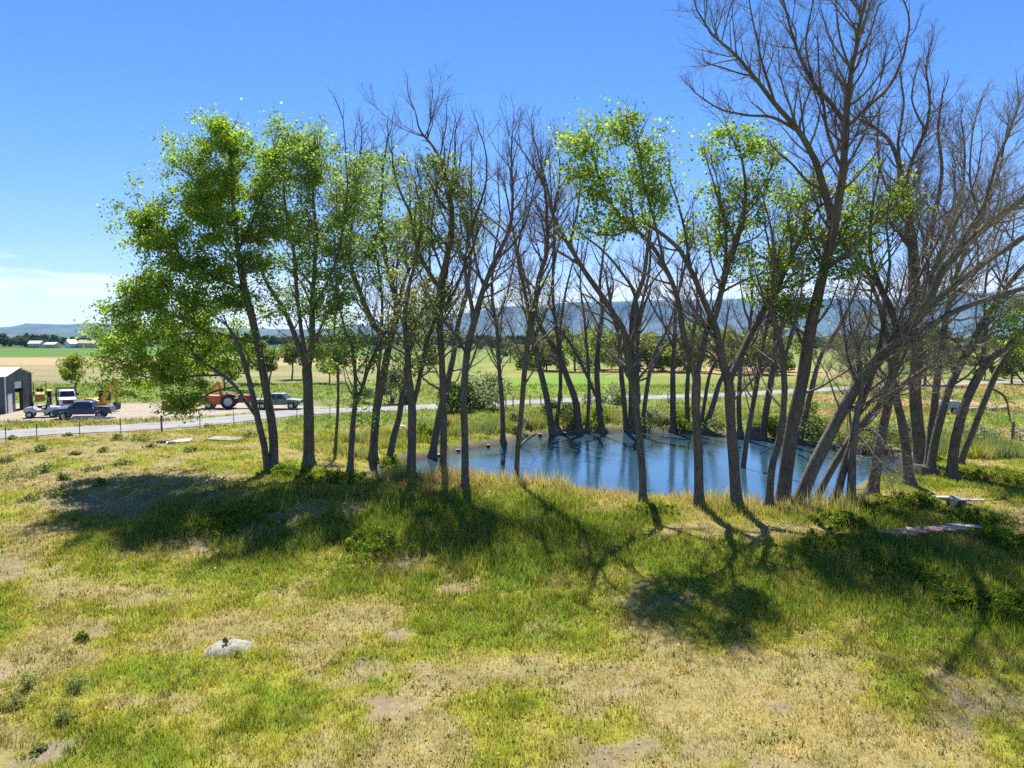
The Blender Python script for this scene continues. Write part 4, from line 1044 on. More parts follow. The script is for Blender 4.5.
rng = np.random.default_rng(5)
GV, GC = [], []
def scatter(y0, y1, dens, xr=0.80):
    n = int(dens * xr * (y1 ** 2 - y0 ** 2))
    Y = np.sqrt(rng.uniform(y0 ** 2, y1 ** 2, n)); X = rng.uniform(-1, 1, n) * (xr * Y + 1.5)
    return X, Y
for y0, y1, dens, per in [(11, 18, 95, 6), (18, 25, 75, 6), (25, 34, 52, 6), (34, 45, 30, 6), (45, 62, 13, 6), (62, 84, 4.5, 6), (84, 125, 1.6, 6)]:
    X, Y = scatter(y0, y1, dens)
    sd = np.full(X.shape, 30.0); nn = (np.abs(X) < 60) & (Y > 25) & (Y < 95)
    sd[nn] = poly_sd(X[nn], Y[nn], POND)
    g, l, so_, st = masks(X, Y)
    rd = line_d(X, Y, ROAD)
    yard = poly_sd(X, Y, np.array([[-66, 68], [-40, 71.5], [-32, 74], [-24, 79.5], [-20, 84], [-30, 90], [-44, 88], [-66, 90.]]))
    keep = (sd > 0.9) & (rd > 3.1) & (yard > 0.3) & (rng.random(len(X)) > so_ * 0.93) & (rng.random(len(X)) < 0.55 + 0.6 * g + 0.4 * st)
    X, Y, g, l, st, sd = X[keep], Y[keep], g[keep], l[keep], st[keep], sd[keep]
    far = sstep(58, 66, Y)
    col = turf_color(np.clip(g + rng.normal(size=len(g)) * 0.16, 0, 1), l, st)
    gc2 = ground_color(X, Y)
    col = col * (1 - far[:, None]) + gc2 * far[:, None]
    tn = vnoise(X / 0.38, Y / 0.38, 131) * .6 + vnoise(X / 0.9, Y / 0.9, 132) * .4
    pt = (0.55 + 0.9 * tn)[:, None] * rng.uniform(0.8, 1.2, len(X))[:, None] * np.stack([rng.uniform(0.9, 1.15, len(X)), np.ones(len(X)), rng.uniform(0.8, 1.2, len(X))], 1)
    col = col * pt
    bank = np.exp(-((Y - crest_y(X) - 0.3) / 1.3) ** 2) * sstep(-9, -6, X) * sstep(19, 16, X)
    bank = bank * (0.35 + 0.65 * sstep(0.3, 0.6, fbm(X / 1.8, Y / 1.8, 37, 3)))
    h = 0.12 + 0.08 * g + 0.24 * l * sstep(.3, .7, g) + 0.75 * bank + 0.16 * far
    h = h * (0.45 + 0.6 * fbm(X / 0.9, Y / 0.9, 31, 3) + 0.7 * (1 - tn))
    mixb = (bank * 0.8)[:, None] * (rng.random(len(X)) < 0.75)[:, None]
    col = col * (1 - mixb) + np.array([0.42, 0.36, 0.20]) * mixb
    w_ = 0.010 + 0.00085 * Y * (1 + 0.3 * far)
    V, c = tufts(rng, X, Y, per, h, w_, col, 0.05 + 0.0022 * Y, dry=0.22)
    GV.append(V); GC.append(c)
    # dead seed stalks standing above the turf, and darker broad leaved weeds in it
    k = rng.random(len(X)) < 0.07 * sstep(.75, .3, g) * (fbm(X / 2.5, Y / 2.5, 33, 3) > .48)
    V, c = tufts(rng, X[k], Y[k], 4, np.full(k.sum(), 0.42), w_[k] * 0.55, np.broadcast_to(np.array([0.40, 0.33, 0.18]), (k.sum(), 3)), np.full(k.sum(), .10), lean=.35, dry=0.0)
    GV.append(V); GC.append(c)
    k = rng.random(len(X)) < 0.16 * (fbm(X / 1.1, Y / 1.1, 35, 3) > .56)
    V, c = tufts(rng, X[k], Y[k], 7, np.full(k.sum(), 0.16), w_[k] * 1.6, np.broadcast_to(np.array([0.075, 0.125, 0.03]), (k.sum(), 3)), np.full(k.sum(), .09), lean=.9, dry=0.0)
    GV.append(V); GC.append(c)
V = np.concatenate(GV); c = np.concatenate(GC)
go = link_mesh('grass', np_mesh('grass', V, [np.arange(len(V)).reshape(-1, 3)], c, smooth=False), GRASS)
tag(go, 'patchy green and straw coloured meadow grass', 'grass', kind='stuff')

# dry leaf litter and straw lying loose on the turf
X, Y = scatter(12, 44, 9.0)
k = (poly_sd(X, Y, POND) > 1.0) & (fbm(X / 3, Y / 3, 45, 3) > .44); X, Y = X[k], Y[k]
C = np.stack([X, Y, terrain(X, Y) + rng.uniform(.03, .13, len(X))], 1)
cc = np.where((rng.random(len(X)) < .6)[:, None], np.array([0.46, 0.38, 0.24]), np.array([0.20, 0.13, 0.075])) * rng.uniform(.7, 1.25, len(X))[:, None]
V, T, VC = leaf_cards(rng, C, 0.075, cc, droop=0)
tag(link_mesh('dead_leaves', np_mesh('dead_leaves', V, [T], VC, smooth=False), LEAF_DULL), 'dry leaves and straw scattered loose over the turf', 'leaf litter', kind='stuff')

# tall weeds along the far shore and the wet ground round the pond
GV, GC = [], []
X = rng.uniform(-16, 44, 60000); Y = rng.uniform(44, 84, 60000)
sd = poly_sd(X, Y, POND); rd = line_d(X, Y, ROAD)
cl = fbm(X / 3.0, Y / 3.0, 51, 4)
band = sstep(0.9, 1.6, sd) * sstep(11, 5, sd) * (rd > 4.2) * (Y > crest_y(X) + 6)
k = rng.random(len(X)) < band * sstep(0.38, 0.62, cl) * 0.8
X, Y, sd, cl = X[k], Y[k], sd[k], cl[k]
t = fbm(X / 2.2, Y / 2.2, 53, 3)
col = lerp(np.broadcast_to(np.array([0.13, 0.18, 0.075]), X.shape + (3,)), np.array([0.21, 0.25, 0.04]), sstep(0.45, 0.6, t))
col = lerp(col, np.array([0.36, 0.30, 0.16]), sstep(0.62, 0.72, fbm(X / 1.5, Y / 1.5, 57, 3)) * 0.8)
V, c = tufts(rng, X, Y, 9, 0.35 + 0.75 * sstep(0.4, 0.75, cl), np.full(X.shape, 0.055), col, np.full(X.shape, 0.16), dry=0.1)
tag(link_mesh('tall_weeds', np_mesh('tall_weeds', V, [np.arange(len(V)).reshape(-1, 3)], c, smooth=False), GRASS), 'tall tangled weeds along the far shore of the pond', 'weeds', kind='stuff')

# ------------------------------------------------------------------ shrubs and weed clumps
def bush(name, x, y, w_m, h_m, c0, c1, label, cat, group=None, n=1500, size=0.12, stems=9, seed=1, dx=1.0, lobes=9):
    r = np.random.default_rng(seed)
    root = empty(name, (x, y, th(x, y))); tag(root, label, cat, group)
    cen_ = np.stack([r.normal(size=lobes) * w_m * 0.24, r.normal(size=lobes) * w_m * 0.24 * dx, h_m * r.uniform(0.15, 0.70, lobes)], 1)
    cen_[:, 2] *= 1.15 - 0.8 * np.clip(np.hypot(cen_[:, 0], cen_[:, 1]) / w_m / .5, 0, 1)
    rad = r.uniform(0.5, 1.0, lobes) * min(w_m, h_m) * 0.30
    j = r.integers(0, lobes, n)
    u = unit(r.normal(size=(n, 3))) * (r.random(n) ** 0.45)[:, None]
    C = cen_[j] + u * rad[j][:, None] * np.array([1.15, 1.15, 1.0])
    C = C[C[:, 2] > 0.02]
    cc = leaf_colors(r, len(C), c0, c1)
    V, T, VC = leaf_cards(r, C, size, cc)
    st_ = []
    for k in range(stems):
        e = cen_[k % lobes]; p = np.linspace(0, 1, 5)[:, None] * e; p[:, :2] += np.array([r.normal(), r.normal()]) * w_m * 0.04
        p[0, 2] = -0.1
        st_.append((p, np.linspace(0.012 + 0.012 * h_m, 0.006, 5)))
    v, q = tubes(np.array([a for a, _ in st_]), np.array([a for _, a in st_]), 5)
    link_mesh('stem', np_mesh('stem', v, [q]), TWIG, root)
    link_mesh('foliage', np_mesh('foliage', V, [T], VC, smooth=False), LEAF_DULL, root)
    return root
def place_bush(name, px, py, wp, hp, c0, c1, label, cat, **k):
    b = gp(px, py); s = b[1] / F
    return bush(name, b[0], b[1], wp * s, hp * s, c0, c1, label, cat, **k)
DK0, DK1 = (0.05, 0.09, 0.025), (0.12, 0.18, 0.05)
SG0, SG1 = (0.17, 0.215, 0.12), (0.32, 0.37, 0.21)
GN0, GN1 = (0.10, 0.18, 0.020), (0.23, 0.30, 0.036)
place_bush('shrub', 452, 412, 46, 50, DK0, DK1, 'large dark green bush on the far side of the road', 'bush', n=3500, size=0.24, seed=11)
place_bush('shrub', 483, 409, 48, 66, SG0, SG1, 'big silvery green bush beside the large dark green one', 'bush', n=4200, size=0.22, seed=12)
place_bush('shrub', 392, 404, 34, 52, (0.09, 0.13, 0.085), (0.17, 0.21, 0.14), 'tall grey green bush beyond the road seen through leaning trunks', 'bush', n=3000, size=0.22, seed=13)
place_bush('shrub', 612, 404, 34, 26, SG0, SG1, 'low silvery sage bush near the road behind the pond', 'bush', n=1800, size=0.2, seed=14)
place_bush('shrub', 560, 425, 60, 32, (0.11, 0.16, 0.06), (0.21, 0.25, 0.10), 'wide grey green thicket on the far bank above the fallen branch', 'bush', n=4000, size=0.14, seed=15)
place_bush('shrub', 445, 428, 16, 18, (0.22, 0.13, 0.08), (0.32, 0.20, 0.12), 'rusty brown dead shrub by the shore', 'dead shrub', n=700, size=0.12, seed=16)
place_bush('shrub', 812, 434, 46, 44, (0.11, 0.16, 0.055), (0.20, 0.25, 0.09), 'rounded green bush on the far shore beside the slanting stem', 'bush', n=3000, size=0.14, seed=17)
place_bush('shrub', 718, 430, 30, 24, SG0, SG1, 'small grey bush on the far shore behind the forked trunk', 'bush', n=1200, size=0.12, seed=18)
place_bush('shrub', 866, 452, 44, 44, (0.12, 0.16, 0.08), (0.21, 0.24, 0.12), 'grey green bush at the end of the water between trunks', 'bush', n=2600, size=0.12, seed=19)
for i, (px, py, wp, hp, c0, c1, lab) in enumerate([(522, 428, 40, 24, SG0, SG1, 'pale grey bush on the far bank just behind the fallen branch'), (600, 424, 40, 22, GN0, GN1, 'low green bush on the far bank behind the dead limbed tree'), (652, 426, 46, 24, SG0, SG1, 'silvery weed bush on the far bank beside the stem cluster'),
        (690, 427, 40, 26, GN0, GN1, 'bright green bush on the far bank behind the straight dark trunk'), (770, 430, 36, 26, DK0, GN1, 'dark green bush on the far bank behind the dark stump'), (905, 440, 50, 34, SG0, SG1, 'grey sage bush behind the bowed trunk at the pond end'), (985, 440, 60, 26, SG0, SG1, 'wide sage patch beyond the mossy footed pair'),
        (425, 440, 50, 22, GN0, GN1, 'yellow green weed bank behind the end of the pond')]):
    place_bush('shrub', px, py, wp, hp, c0, c1, lab, 'bush', n=2600, size=0.13, seed=300 + i, lobes=16)
sh = [(872, 518, 50, 30, GN0, GN1), (915, 505, 50, 26, GN0, GN1), (845, 525, 44, 26, DK0, GN1), (975, 522, 52, 26, GN0, GN1), (1005, 545, 60, 34, DK0, GN1), (905, 570, 60, 24, GN0, GN1),
      (960, 600, 70, 30, DK0, GN1), (995, 480, 50, 24, DK0, GN1), (830, 545, 46, 20, GN0, GN1), (1010, 610, 60, 36, GN0, GN1), (285, 475, 34, 20, GN0, GN1), (330, 482, 50, 22, GN0, GN1),
      (240, 520, 70, 26, DK0, GN1), (390, 470, 40, 26, DK0, GN1), (370, 545, 70, 26, GN0, GN1), (215, 527, 60, 20, GN0, GN1), (935, 462, 26, 14, GN0, GN1), (655, 512, 40, 14, GN0, GN1)]
for i, (px, py, wp, hp, c0, c1) in enumerate(sh):
    place_bush('leafy_weed', px, py, wp * 1.3, hp * .65, GN0, GN1, 'low leafy green weed patch in the lush grass around the grove', 'weed', group='leafy weeds in the lush grass', n=4500, size=0.075, seed=30 + i, lobes=46, stems=18)
wd = [(16, 478, 44, 16), (45, 472, 26, 14), (40, 452, 16, 10), (6, 462, 14, 10), (62, 496, 30, 14), (118, 440, 16, 8), (140, 441, 26, 12), (122, 465, 18, 8), (62, 480, 16, 10), (100, 486, 14, 10), (12, 440, 10, 7), (150, 448, 12, 6),
      (210, 428, 12, 7), (68, 436, 10, 5), (250, 437, 16, 9), (30, 690, 30, 26), (14, 708, 22, 16), (66, 722, 26, 16), (76, 692, 26, 24), (38, 752, 20, 10), (90, 470, 22, 8), (190, 452, 20, 8), (30, 500, 18, 9), (75, 455, 12, 6), (104, 452, 14, 7)]
protos = []
for i, (px, py, wp, hp) in enumerate(wd):
    place_bush('weed_clump', px, py, wp, hp, (0.18, 0.23, 0.085), (0.33, 0.37, 0.14), 'small grey green weed clump in the dry open grass', 'weed', group='grey green weed clumps in the dry grass', n=700, size=0.08 if py < 600 else 0.04, seed=70 + i, lobes=22, stems=9)
place_bush('weed_clump', 81, 640, 16, 14, DK0, GN1, 'dark green weed tuft on the open grass uphill of the pale boulder', 'weed', n=500, size=0.05, seed=120)

# ------------------------------------------------------------------ farther trees
def leafy_tree(name, x, y, h, wd_, label, c0, c1, group=None, n=5000, size=0.35, seed=1, lobes=16, trunk_h=0.22, z=None, cat='tree', proto=None):
    r = np.random.default_rng(seed)
    root = empty(name, (x, y, th(x, y) if z is None else z)); tag(root, label, cat, group)
    cen_ = np.stack([r.normal(size=lobes) * wd_ * 0.22, r.normal(size=lobes) * wd_ * 0.22, h * (trunk_h + 0.12 + (0.78 - trunk_h) * r.random(lobes))], 1)
    cen_[:, :2] *= (1.15 - 0.6 * np.abs((cen_[:, 2:3] / h - 0.55)))
    rad = r.uniform(0.13, 0.24, lobes) * (wd_ + h) * 0.5
    j = r.integers(0, lobes, n)
    C = cen_[j] + unit(r.normal(size=(n, 3))) * (r.random(n) ** 0.4)[:, None] * rad[j][:, None] * np.array([1, 1, .8])
    C = C[C[:, 2] > h * trunk_h * 0.7]
    V, T, VC = leaf_cards(r, C, size, leaf_colors(r, len(C), c0, c1) * r.uniform(.9, 1.1))
    tb = [(np.stack([np.zeros(6), np.zeros(6), np.linspace(-0.4, h * 0.62, 6)], 1) + np.cumsum(r.normal(size=(6, 3)) * [0.02 * h, 0.02 * h, 0], axis=0) * 0.5, np.linspace(0.028 * h, 0.008 * h, 6))]
    for k in range(6):
        a = tb[0][0][2 + k % 3]; e = cen_[k]
        tb.append((a + (e - a) * np.linspace(0, 1, 6)[:, None] + np.array([0, 0, 1]) * (np.linspace(0, 1, 6) * (1 - np.linspace(0, 1, 6)))[:, None] * 0.08 * h, np.linspace(0.011 * h, 0.004 * h, 6)))
    v, q = tubes(np.array([a for a, _ in tb]), np.array([b_ for _, b_ in tb]), 6)
    link_mesh('trunk', np_mesh('trunk', v, [q]), BARK, root)
    link_mesh('crown', np_mesh('crown', V, [T], VC, smooth=False), LEAF_DULL, root)
    return root
b = gp(76, 393)
leafy_tree('yard_tree', b[0], b[1], 5.9, 4.6, 'small yellow green tree with slanting trunk behind the parked vehicles', (0.16, 0.22, 0.03), (0.32, 0.36, 0.05), n=3600, size=0.22, seed=3, lobes=20, trunk_h=0.2)
for i, (px, py, hp, wp) in enumerate([(575, 372, 44, 46), (548, 372, 34, 30), (606, 372, 48, 44), (640, 372, 40, 40), (668, 373, 46, 40), (705, 374, 52, 50), (738, 374, 46, 40), (770, 375, 50, 46), (800, 374, 44, 40), (528, 370, 26, 24)]):
    b = on_plane(px, py, 0.0); s = b[1] / F
    leafy_tree('orchard_tree', b[0], b[1] + (i % 3) * 6, hp * s, wp * s * 1.45, 'spreading bright green tree in the row behind the far meadow', (0.14, 0.20, 0.045), (0.30, 0.35, 0.095), group='trees in a row behind the far meadow', n=4600, size=0.5, seed=140 + i, lobes=18, trunk_h=0.04)
for i, (px, py, hp, wp) in enumerate([(890, 372, 60, 52), (925, 385, 62, 48), (955, 378, 40, 44), (985, 380, 26, 40), (1012, 384, 44, 48), (1045, 380, 50, 60), (850, 370, 36, 40)]):
    b = on_plane(px, py, 0.0); s = b[1] / F
    leafy_tree('field_tree', b[0], b[1], hp * s, wp * s, 'bushy green tree standing in the tan field behind the leaning trunks', (0.10, 0.155, 0.04), (0.23, 0.28, 0.08), group='trees in the tan field', n=3600, size=0.36, seed=170 + i, lobes=12, trunk_h=0.12)
for i, (px, py, hp, wp) in enumerate([(225, 392, 40, 50), (262, 385, 46, 46), (200, 386, 34, 40), (292, 380, 40, 40), (330, 384, 36, 40), (428, 372, 28, 30), (510, 362, 22, 28)]):
    b = on_plane(px, py, 0.0); s = b[1] / F
    leafy_tree('field_tree', b[0], b[1], hp * s, wp * s, 'leafy green tree across the road beyond the old machinery', (0.10, 0.155, 0.035), (0.23, 0.28, 0.07), group='trees beyond the old machinery', n=3200, size=0.36, seed=190 + i, lobes=12, trunk_h=0.22)
# the belt of trees at the end of the fields: a few kinds, many copies
r = np.random.default_rng(77)
pr = [leafy_tree('distant_tree', 0, 0, h, w_, 'dark green tree in the belt at the end of the fields', c0, c1, group='trees in the belt at the end of the fields', n=1300, size=1.1, seed=210 + i, lobes=11, trunk_h=0.08, z=0)
      for i, (h, w_, c0, c1) in enumerate([(11, 12, (0.03, 0.055, 0.02), (0.08, 0.12, 0.04)), (8, 10, (0.05, 0.085, 0.025), (0.11, 0.15, 0.045)), (13, 11, (0.025, 0.05, 0.02), (0.07, 0.10, 0.035)), (7, 12, (0.06, 0.08, 0.035), (0.12, 0.14, 0.06))])]
spots = []
for px in np.arange(-70, 1120, 7.5):
    D = r.uniform(600, 760) if px < 440 else r.uniform(430, 760)
    if px > 560 and r.random() < 0.3: continue
    spots.append((px + r.uniform(-4, 4), D))
for i, (px, D) in enumerate(spots):
    k = i if i < 4 else None
    o = pr[i] if i < 4 else copy_tree(pr[int(r.integers(0, 4))])
    x = (px - CX) / F * D; o.location = (x, D, th(x, D) - 0.3); o.rotation_euler = (0, 0, r.uniform(0, 6.28)); s = r.uniform(0.75, 1.15) * (D / 620) ** 0.5; o.scale = (s, s, s * r.uniform(.85, 1.1))
# woods so far off that they read as one mass
n = 26000; D = r.uniform(800, 2600, n); px = r.uniform(-120, 1150, n); X = (px - CX) / F * D
kp = fbm(X / 160, D / 160, 301, 3) > 0.47; X, D = X[kp], D[kp]
C = np.stack([X, D, terrain(X, D) + r.uniform(0.5, 1, len(X)) * r.uniform(2, 11, len(X))], 1)
V, T, VC = leaf_cards(r, C, 7.0, leaf_colors(r, len(C), (0.03, 0.05, 0.02), (0.08, 0.11, 0.04)), droop=0.0)
tag(link_mesh('woods', np_mesh('woods', V, [T], VC, smooth=False), LEAF_DULL), 'dark far woods below the blue hills', 'woods', kind='stuff')

# ------------------------------------------------------------------ houses at the end of the fields
M_WHITE = simple('white_paint', (0.74, 0.74, 0.72), 0.6, 0.06, 3)
M_ROOFW = simple('pale_metal_roof', (0.78, 0.79, 0.80), 0.35, 0.05, 2, metallic=0.2)
M_ROOFB = simple('brown_shingle', (0.26, 0.20, 0.16), 0.9, 0.2, 4)
M_TANW = simple('tan_wall', (0.60, 0.44, 0.32), 0.8, 0.1, 3)
M_GLASS = simple('dark_glass', (0.02, 0.025, 0.03), 0.08, 0.1, 2)
M_GREYW = simple('grey_wall', (0.36, 0.37, 0.40), 0.8, 0.1, 3)
def house(px, D, L, W_, h, rise, rz, wall, roof, label):
    x = (px - CX) / F * D
    root = empty('house', (x, D, th(x, D) - 0.2), rz); tag(root, label, 'house')
    m = MB(); prof = [(-W_ / 2, 0), (W_ / 2, 0), (W_ / 2, h), (0, h + rise), (-W_ / 2, h)]
    m.add([(-L / 2, y, z) for y, z in prof] + [(L / 2, y, z) for y, z in prof], [(0, 1, 2, 3, 4)[::-1], (5, 6, 7, 8, 9)] + [(i, (i + 1) % 5, (i + 1) % 5 + 5, i + 5) for i in range(5)])
    m.build('wall', wall, root)
    m = MB(); o = 0.5; e = 0.12; sl_ = rise / (W_ / 2)
    for s in (-1, 1):
        a = [(s * (W_ / 2 + o), h - o * sl_ + 0.03), (0, h + rise + 0.03), (0, h + rise + 0.03 + e), (s * (W_ / 2 + o), h - o * sl_ + 0.03 + e)]
        v = [(-L / 2 - o, y, z) for y, z in a] + [(L / 2 + o, y, z) for y, z in a]
        m.add(v, [(0, 1, 2, 3), (4, 5, 6, 7), (0, 1, 5, 4), (1, 2, 6, 5), (2, 3, 7, 6), (3, 0, 4, 7)])
    m.build('roof', roof, root)
    for k in (-0.28, 0.28):
        f = MB().box(L * k - 0.7, L * k + 0.7, -W_ / 2 - 0.06, -W_ / 2 + 0.02, 1.0, 2.2).build('window', M_WHITE, root)
        MB().box(L * k - 0.55, L * k + 0.55, -W_ / 2 - 0.075, -W_ / 2 - 0.055, 1.13, 2.07).build('pane', M_GLASS, f)
    MB().box(-0.5, 0.5, -W_ / 2 - 0.06, -W_ / 2 + 0.02, 0.05, 2.1).build('door', M_ROOFB, root)
house(37, 590, 9, 7, 4.0, 2.0, 0.1, M_TANW, M_ROOFW, 'farmhouse with a bright white roof, first along the tree belt')
house(53, 585, 9, 7, 3.2, 1.6, -0.1, M_TANW, M_ROOFW, 'long pale roofed farm building among the belt trees')
house(72, 585, 7, 6, 4.2, 2.4, 1.2, M_WHITE, M_ROOFW, 'white gabled house turned end on among the belt trees')
house(89, 590, 13, 8, 4.2, 2.4, 0.05, M_TANW, simple('pink_roof', (0.50, 0.38, 0.33), 0.8, 0.1, 3), 'tan house with a pinkish roof by the crown of the twin stemmed cottonwood')
house(700, 470, 15, 9, 4.0, 2.2, 0.1, M_WHITE, M_ROOFB, 'white house half hidden by the row of round trees')

# ------------------------------------------------------------------ metal shed
def shed_mat():
    m, nt, out = new_mat('ribbed_grey_metal')
    b = N(nt, 'ShaderNodeBsdfPrincipled'); b.inputs['Roughness'].default_value = 0.5; b.inputs['Metallic'].default_value = 0.1
    tc = N(nt, 'ShaderNodeTexCoord'); no = N(nt, 'ShaderNodeTexNoise'); no.inputs['Scale'].default_value = 0.8; no.inputs['Detail'].default_value = 6
    nt.links.new(tc.outputs['Object'], no.inputs['Vector'])
    r = ramp(nt, [(0.3, (0.065, 0.075, 0.085)), (0.7, (0.095, 0.105, 0.118))]); nt.links.new(no.outputs['Fac'], r.inputs['Fac']); nt.links.new(r.outputs[0], b.inputs['Base Color'])
    sx = N(nt, 'ShaderNodeSeparateXYZ'); nt.links.new(tc.outputs['Object'], sx.inputs[0])
    ad = N(nt, 'ShaderNodeMath', operation='ADD'); nt.links.new(sx.outputs['X'], ad.inputs[0]); nt.links.new(sx.outputs['Y'], ad.inputs[1])
    mm = N(nt, 'ShaderNodeMath', operation='MULTIPLY'); mm.inputs[1].default_value = 21.0; nt.links.new(ad.outputs[0], mm.inputs[0])
    sn = N(nt, 'ShaderNodeMath', operation='SINE'); nt.links.new(mm.outputs[0], sn.inputs[0])
    bp = N(nt, 'ShaderNodeBump'); bp.inputs['Strength'].default_value = 0.6; bp.inputs['Distance'].default_value = 0.03
    nt.links.new(sn.outputs[0], bp.inputs['Height']); nt.links.new(bp.outputs[0], b.inputs['Normal']); nt.links.new(b.outputs[0], out.inputs['Surface'])
    return m
M_SHED = shed_mat()
A = gp(6, 414.0); Bq = gp(32, 408.0)
dv = Bq - A; W_ = float(np.hypot(dv[0], dv[1])); ang = math.atan2(dv[1], dv[0]) - math.pi / 2
sz = th(A[0], A[1])
shed = empty('metal_shed', (A[0], A[1], sz - 0.05), ang); tag(shed, 'dark grey metal shed with a white roof and open bay', 'shed')
EH, RH, LB = 4.0, 4.75, 13.0
def slab_x(m, poly, x0, x1):
    n = len(poly)
    return m.add([(x0, y, z) for y, z in poly] + [(x1, y, z) for y, z in poly], [tuple(range(n))[::-1], tuple(range(n, 2 * n))] + [(i, (i + 1) % n, (i + 1) % n + n, i + n) for i in range(n)])
rz_ = lambda y: EH + (RH - EH) * (1 - abs(y - W_ / 2) / (W_ / 2))
b0, b1, bh = W_ * 0.36, W_ * 0.63, 3.3
m = MB()
slab_x(m, [(0, 0), (b0, 0), (b0, rz_(b0)), (0, EH)], -0.12, 0)
slab_x(m, [(b1, 0), (W_, 0), (W_, EH), (b1, rz_(b1))], -0.12, 0)
slab_x(m, [(b0, bh), (b1, bh), (b1, rz_(b1)), (W_ / 2, RH), (b0, rz_(b0))], -0.12, 0)
m.build('gable_wall', M_SHED, shed)
MB().box(-LB, -0.125, 0, 0.12, 0, EH).build('side_wall', M_SHED, shed)
m = MB(); m.box(-1.2, -0.125, W_ - .12, W_, 0, EH); m.box(-LB, -5.0, W_ - .12, W_, 0, EH); m.box(-4.995, -1.205, W_ - .12, W_, 1.9, EH); m.build('side_wall', M_SHED, shed)
m = MB(); slab_x(m, [(0.13, 0), (W_ - .13, 0), (W_ - .13, EH), (W_ / 2, RH - .05), (0.13, EH)], -LB, -LB + .12); m.build('rear_wall', M_SHED, shed)
m = MB(); t = 0.07
for s in (0, 1):
    y0 = -0.25 if s == 0 else W_ + 0.25; z0 = EH - 0.25 * (RH - EH) / (W_ / 2)
    pl = [(y0, z0 + .01), (W_ / 2, RH + .01), (W_ / 2, RH + .01 + t), (y0, z0 + .01 + t)]
    slab_x(m, pl if s == 0 else pl[::-1], -LB - .2, 0.25)
m.build('roof', M_ROOFW, shed)
for y in (0.0, W_):
    MB().box(0.003, 0.06, y - 0.08, y + 0.08, 0, EH - .02).build('corner_trim', M_WHITE if y == 0 else M_SHED, shed)
MB().box(-0.09, -0.03, b0 + .02, b1 - .02, bh - 0.75, bh + .05).build('rolled_door', M_WHITE, shed)
M_RUST = simple('dark_red_frame', (0.10, 0.035, 0.03), 0.8, 0.2, 4)
MB().box(0.004, 0.07, b1 - .02, b1 + .22, 0, bh).build('bay_frame', M_RUST, shed)
wdr = MB().box(0.004, 0.05, W_ * 0.08, W_ * 0.08 + 1.0, 0.05, 2.1).build('door', M_WHITE, shed)
MB().box(0.052, 0.10, W_ * .08 + .85, W_ * .08 + .92, 0.98, 1.06).build('handle', M_GLASS, wdr)

# ------------------------------------------------------------------ vehicles and machines
M_TYRE = simple('tyre_rubber', (0.022, 0.022, 0.023), 0.85, 0.2, 8)
M_RIM = simple('rim_metal', (0.42, 0.42, 0.43), 0.35, 0.1, 8, metallic=0.7)
M_CHROME = simple('bumper_metal', (0.6, 0.6, 0.6), 0.22, 0.05, 8, metallic=0.9)
M_BLACK = simple('black_plastic', (0.025, 0.025, 0.027), 0.6, 0.2, 6)
M_LAMP = simple('lamp_glass', (0.75, 0.75, 0.72), 0.12, 0.05, 6)
M_TAIL = simple('tail_glass', (0.35, 0.02, 0.02), 0.15, 0.05, 6)
M_BLUE = simple('deep_blue_paint', (0.018, 0.045, 0.14), 0.22, 0.08, 1.5)
M_SILVER = simple('silver_grey_paint', (0.46, 0.48, 0.53), 0.35, 0.12, 3)
M_SAGE = simple('faded_green_paint', (0.15, 0.19, 0.15), 0.6, 0.2, 2)
M_YEL = simple('machine_yellow', (0.62, 0.33, 0.025), 0.45, 0.15, 3)
M_RED = simple('faded_red_paint', (0.36, 0.045, 0.025), 0.55, 0.2, 3)
M_ORG = simple('faded_orange_paint', (0.58, 0.16, 0.03), 0.55, 0.2, 3)
M_STEEL = simple('dark_steel', (0.06, 0.055, 0.05), 0.6, 0.3, 4, metallic=0.3)
M_GREYRIM = simple('pale_blue_rim', (0.40, 0.46, 0.48), 0.5, 0.1, 6)

def gx(px, D):
    return np.array([(px - CX) / F * D, D, 0.0])
def wheel(root, x, y, r, wd_, rim=None):
    t = MB().lathe_y([(r * .60, -wd_ * .5), (r * .93, -wd_ * .5), (r, -wd_ * .3), (r, wd_ * .3), (r * .93, wd_ * .5), (r * .60, wd_ * .5)], x, y, r, 24).build('wheel', M_TYRE, root, smooth=True)
    MB().lathe_y([(0.01, -wd_ * .36), (r * .25, -wd_ * .42), (r * .5, -wd_ * .30), (r * .62, -wd_ * .46), (r * .62, wd_ * .46), (r * .5, wd_ * .30), (r * .25, wd_ * .42), (0.01, wd_ * .36)], x, y, r, 24).build('rim', rim or M_RIM, t, smooth=True)
def arch(cx, r, z0, n=8):
    h0 = max(0.0, z0 - 0.40); a0 = math.asin(min(.9, h0 / r))
    return [(cx - r * math.cos(a), 0.40 + r * math.sin(a)) for a in np.linspace(a0, math.pi - a0, n)]
